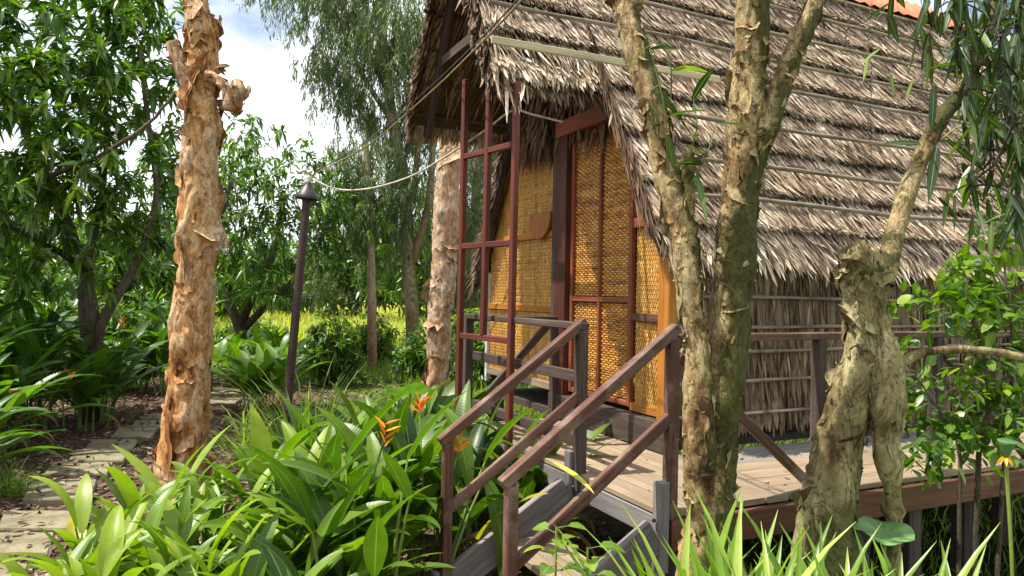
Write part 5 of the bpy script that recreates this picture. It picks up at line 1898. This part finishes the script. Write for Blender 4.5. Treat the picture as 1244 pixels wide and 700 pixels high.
q = at(1075, 648, 2.75)
lotus_leaf((q.x, q.y, q.z), .105, 'wavy blue-green lotus leaf behind the strap-leaved plants', .1, (0, .15))
q = at(498, 478, 4.9)
lotus_leaf((q.x, q.y, q.z), .17, 'round blue-green leaf at the back of the flower bed', .15, (.1, -.3))
q = at(1222, 548, 2.45)
z0 = float(gh(q.x + .03, q.y))
root = thing('lotus_seed_pod', (q.x + .03, q.y, z0), 'pale green cup-shaped lotus pod on a tall stalk at the right edge', 'plant')
mb = MB()
lathe(mb, q, [(0, -.02), (.010, -.018), (.016, .0), (.024, .022), (.030, .034), (.028, .036), (0, .032)], 20, (0.05, -.1, 1), rnd=.5)
mb.build('pod', M['lily'], root)
mb = MB()
for k in range(9):
    a = k * .7
    leaves(mb, [tuple(q + Vector((0, 0, -.018)))], [(math.cos(a), math.sin(a), -.7)], .035, .012, LANCE, .3, rnd=np.array([1.]))
mb.build('withered_stamens', M['bract'], root)
mb = MB()
tube(mb, catmull([(q.x + .03, q.y, z0 - .05), (q.x + .03, q.y, .6), tuple(q + Vector((0, 0, -.02)))], 12), .006, 8, rnd=.8)
mb.build('stalk', M['stem'], root)

# ------------------------------------------------------------------ ground cover
def scatter_ok(x, y):
    s = (x - CA.x) * RS.x + (y - CA.y) * RS.y
    t_ = (x - CA.x) * FT.x + (y - CA.y) * FT.y
    return ~((s > .1) & (t_ > -2.2) & (t_ < 3.5) & (s < 10))


mb = MB()
n = 42000
y = rng.uniform(2.2, 13, n)
x = rng.uniform(-1, 1, n) * .9 * y
x = np.where(x > 1.2, rng.uniform(-.8, .2, n) * y, x)
ok = scatter_ok(x, y)
x, y = x[ok], y[ok]
z = gh(x, y) + rng.uniform(.002, .03, len(x))
near_ = np.min(np.hypot(x[:, None] - PA[:, 0], y[:, None] - PA[:, 1]), -1) < .24
z = z + np.where(near_ & (rng.random(len(x)) < .12), .045, 0)
d = rng.normal(0, 1, (len(x), 3)) * np.array([1, 1, .25])
leaves(mb, np.stack([x, y, z], -1), d, rng.uniform(.02, .11, len(x)), rng.uniform(.008, .04, len(x)), TINY, .05, .3, rnd=rng.random(len(x)) ** 1.5)
tag(mb.build('leaf_litter', M['litter'], smooth=False), 'brown dead leaves and bark chips covering the soil', 'leaf litter', kind='stuff')

mb = MB()
n = 60000
y = rng.uniform(6.5, 20, n)
x = rng.uniform(-5, 7, n)
kk = ((x > -1.7 + .0 * y) & (y > 7 + rng.normal(0, .5, n))) | (y > 12.5)
kk &= scatter_ok(x, y) | (rng.random(n) < .3)
kk &= ~((x < -2) & (y < 12))
x, y = x[kk], y[kk]
d = rng.normal(0, .35, (len(x), 3)) + np.array([0, 0, 1.])
leaves(mb, np.stack([x, y, gh(x, y)], -1), d, rng.uniform(.15, .5, len(x)), rng.uniform(.008, .02, len(x)), TINY, .3, .2)
tag(mb.build('grass', M['grass']), 'long green grass growing beyond the flower bed', 'grass', kind='stuff')
mb = MB()
n = 60000
y = rng.uniform(19, 55, n)
x = rng.uniform(-.7, .35, n) * y
d = rng.normal(0, .3, (n, 3)) + np.array([0, 0, 1.])
leaves(mb, np.stack([x, y, gh(x, y)], -1), d, rng.uniform(.5, 1.1, n), rng.uniform(.03, .06, n), TINY, .3, .2)
tag(mb.build('field_grass', M['field']), 'pale yellow-green reeds of the sunny field beyond the garden', 'reeds', kind='stuff')
mb = MB()
n = 9000
s = rng.uniform(.3, 8, n)
t_ = rng.uniform(-2.2, 3.8, n)
P = Hn(np.stack([s, t_, np.full(n, -.32)], -1))
d = rng.normal(0, .3, (n, 3)) + np.array([0, 0, 1.])
leaves(mb, P, d, rng.uniform(.1, .38, n), rng.uniform(.005, .014, n), TINY, .3, .2)
tag(mb.build('pond_grass', M['grass']), 'sparse thin grass growing out of the dark pond', 'grass', kind='stuff')

mb = MB()
n = 130
ss = rng.uniform(-.7, 4.5, n)
tt = np.where(ss < 0, rng.uniform(-.9, 1.2, n), rng.uniform(-.9, -.1, n))
leaves(mb, Hn(np.stack([ss, tt, np.full(n, Z0 + .006)], -1)), rng.normal(0, 1, (n, 3)) * np.array([1, 1, .05]), rng.uniform(.02, .07, n), rng.uniform(.008, .02, n), TINY, .02, .25)
tag(mb.build('deck_litter', M['litter'], smooth=False), 'few dry leaves scattered on the deck boards', 'leaf litter', kind='stuff')
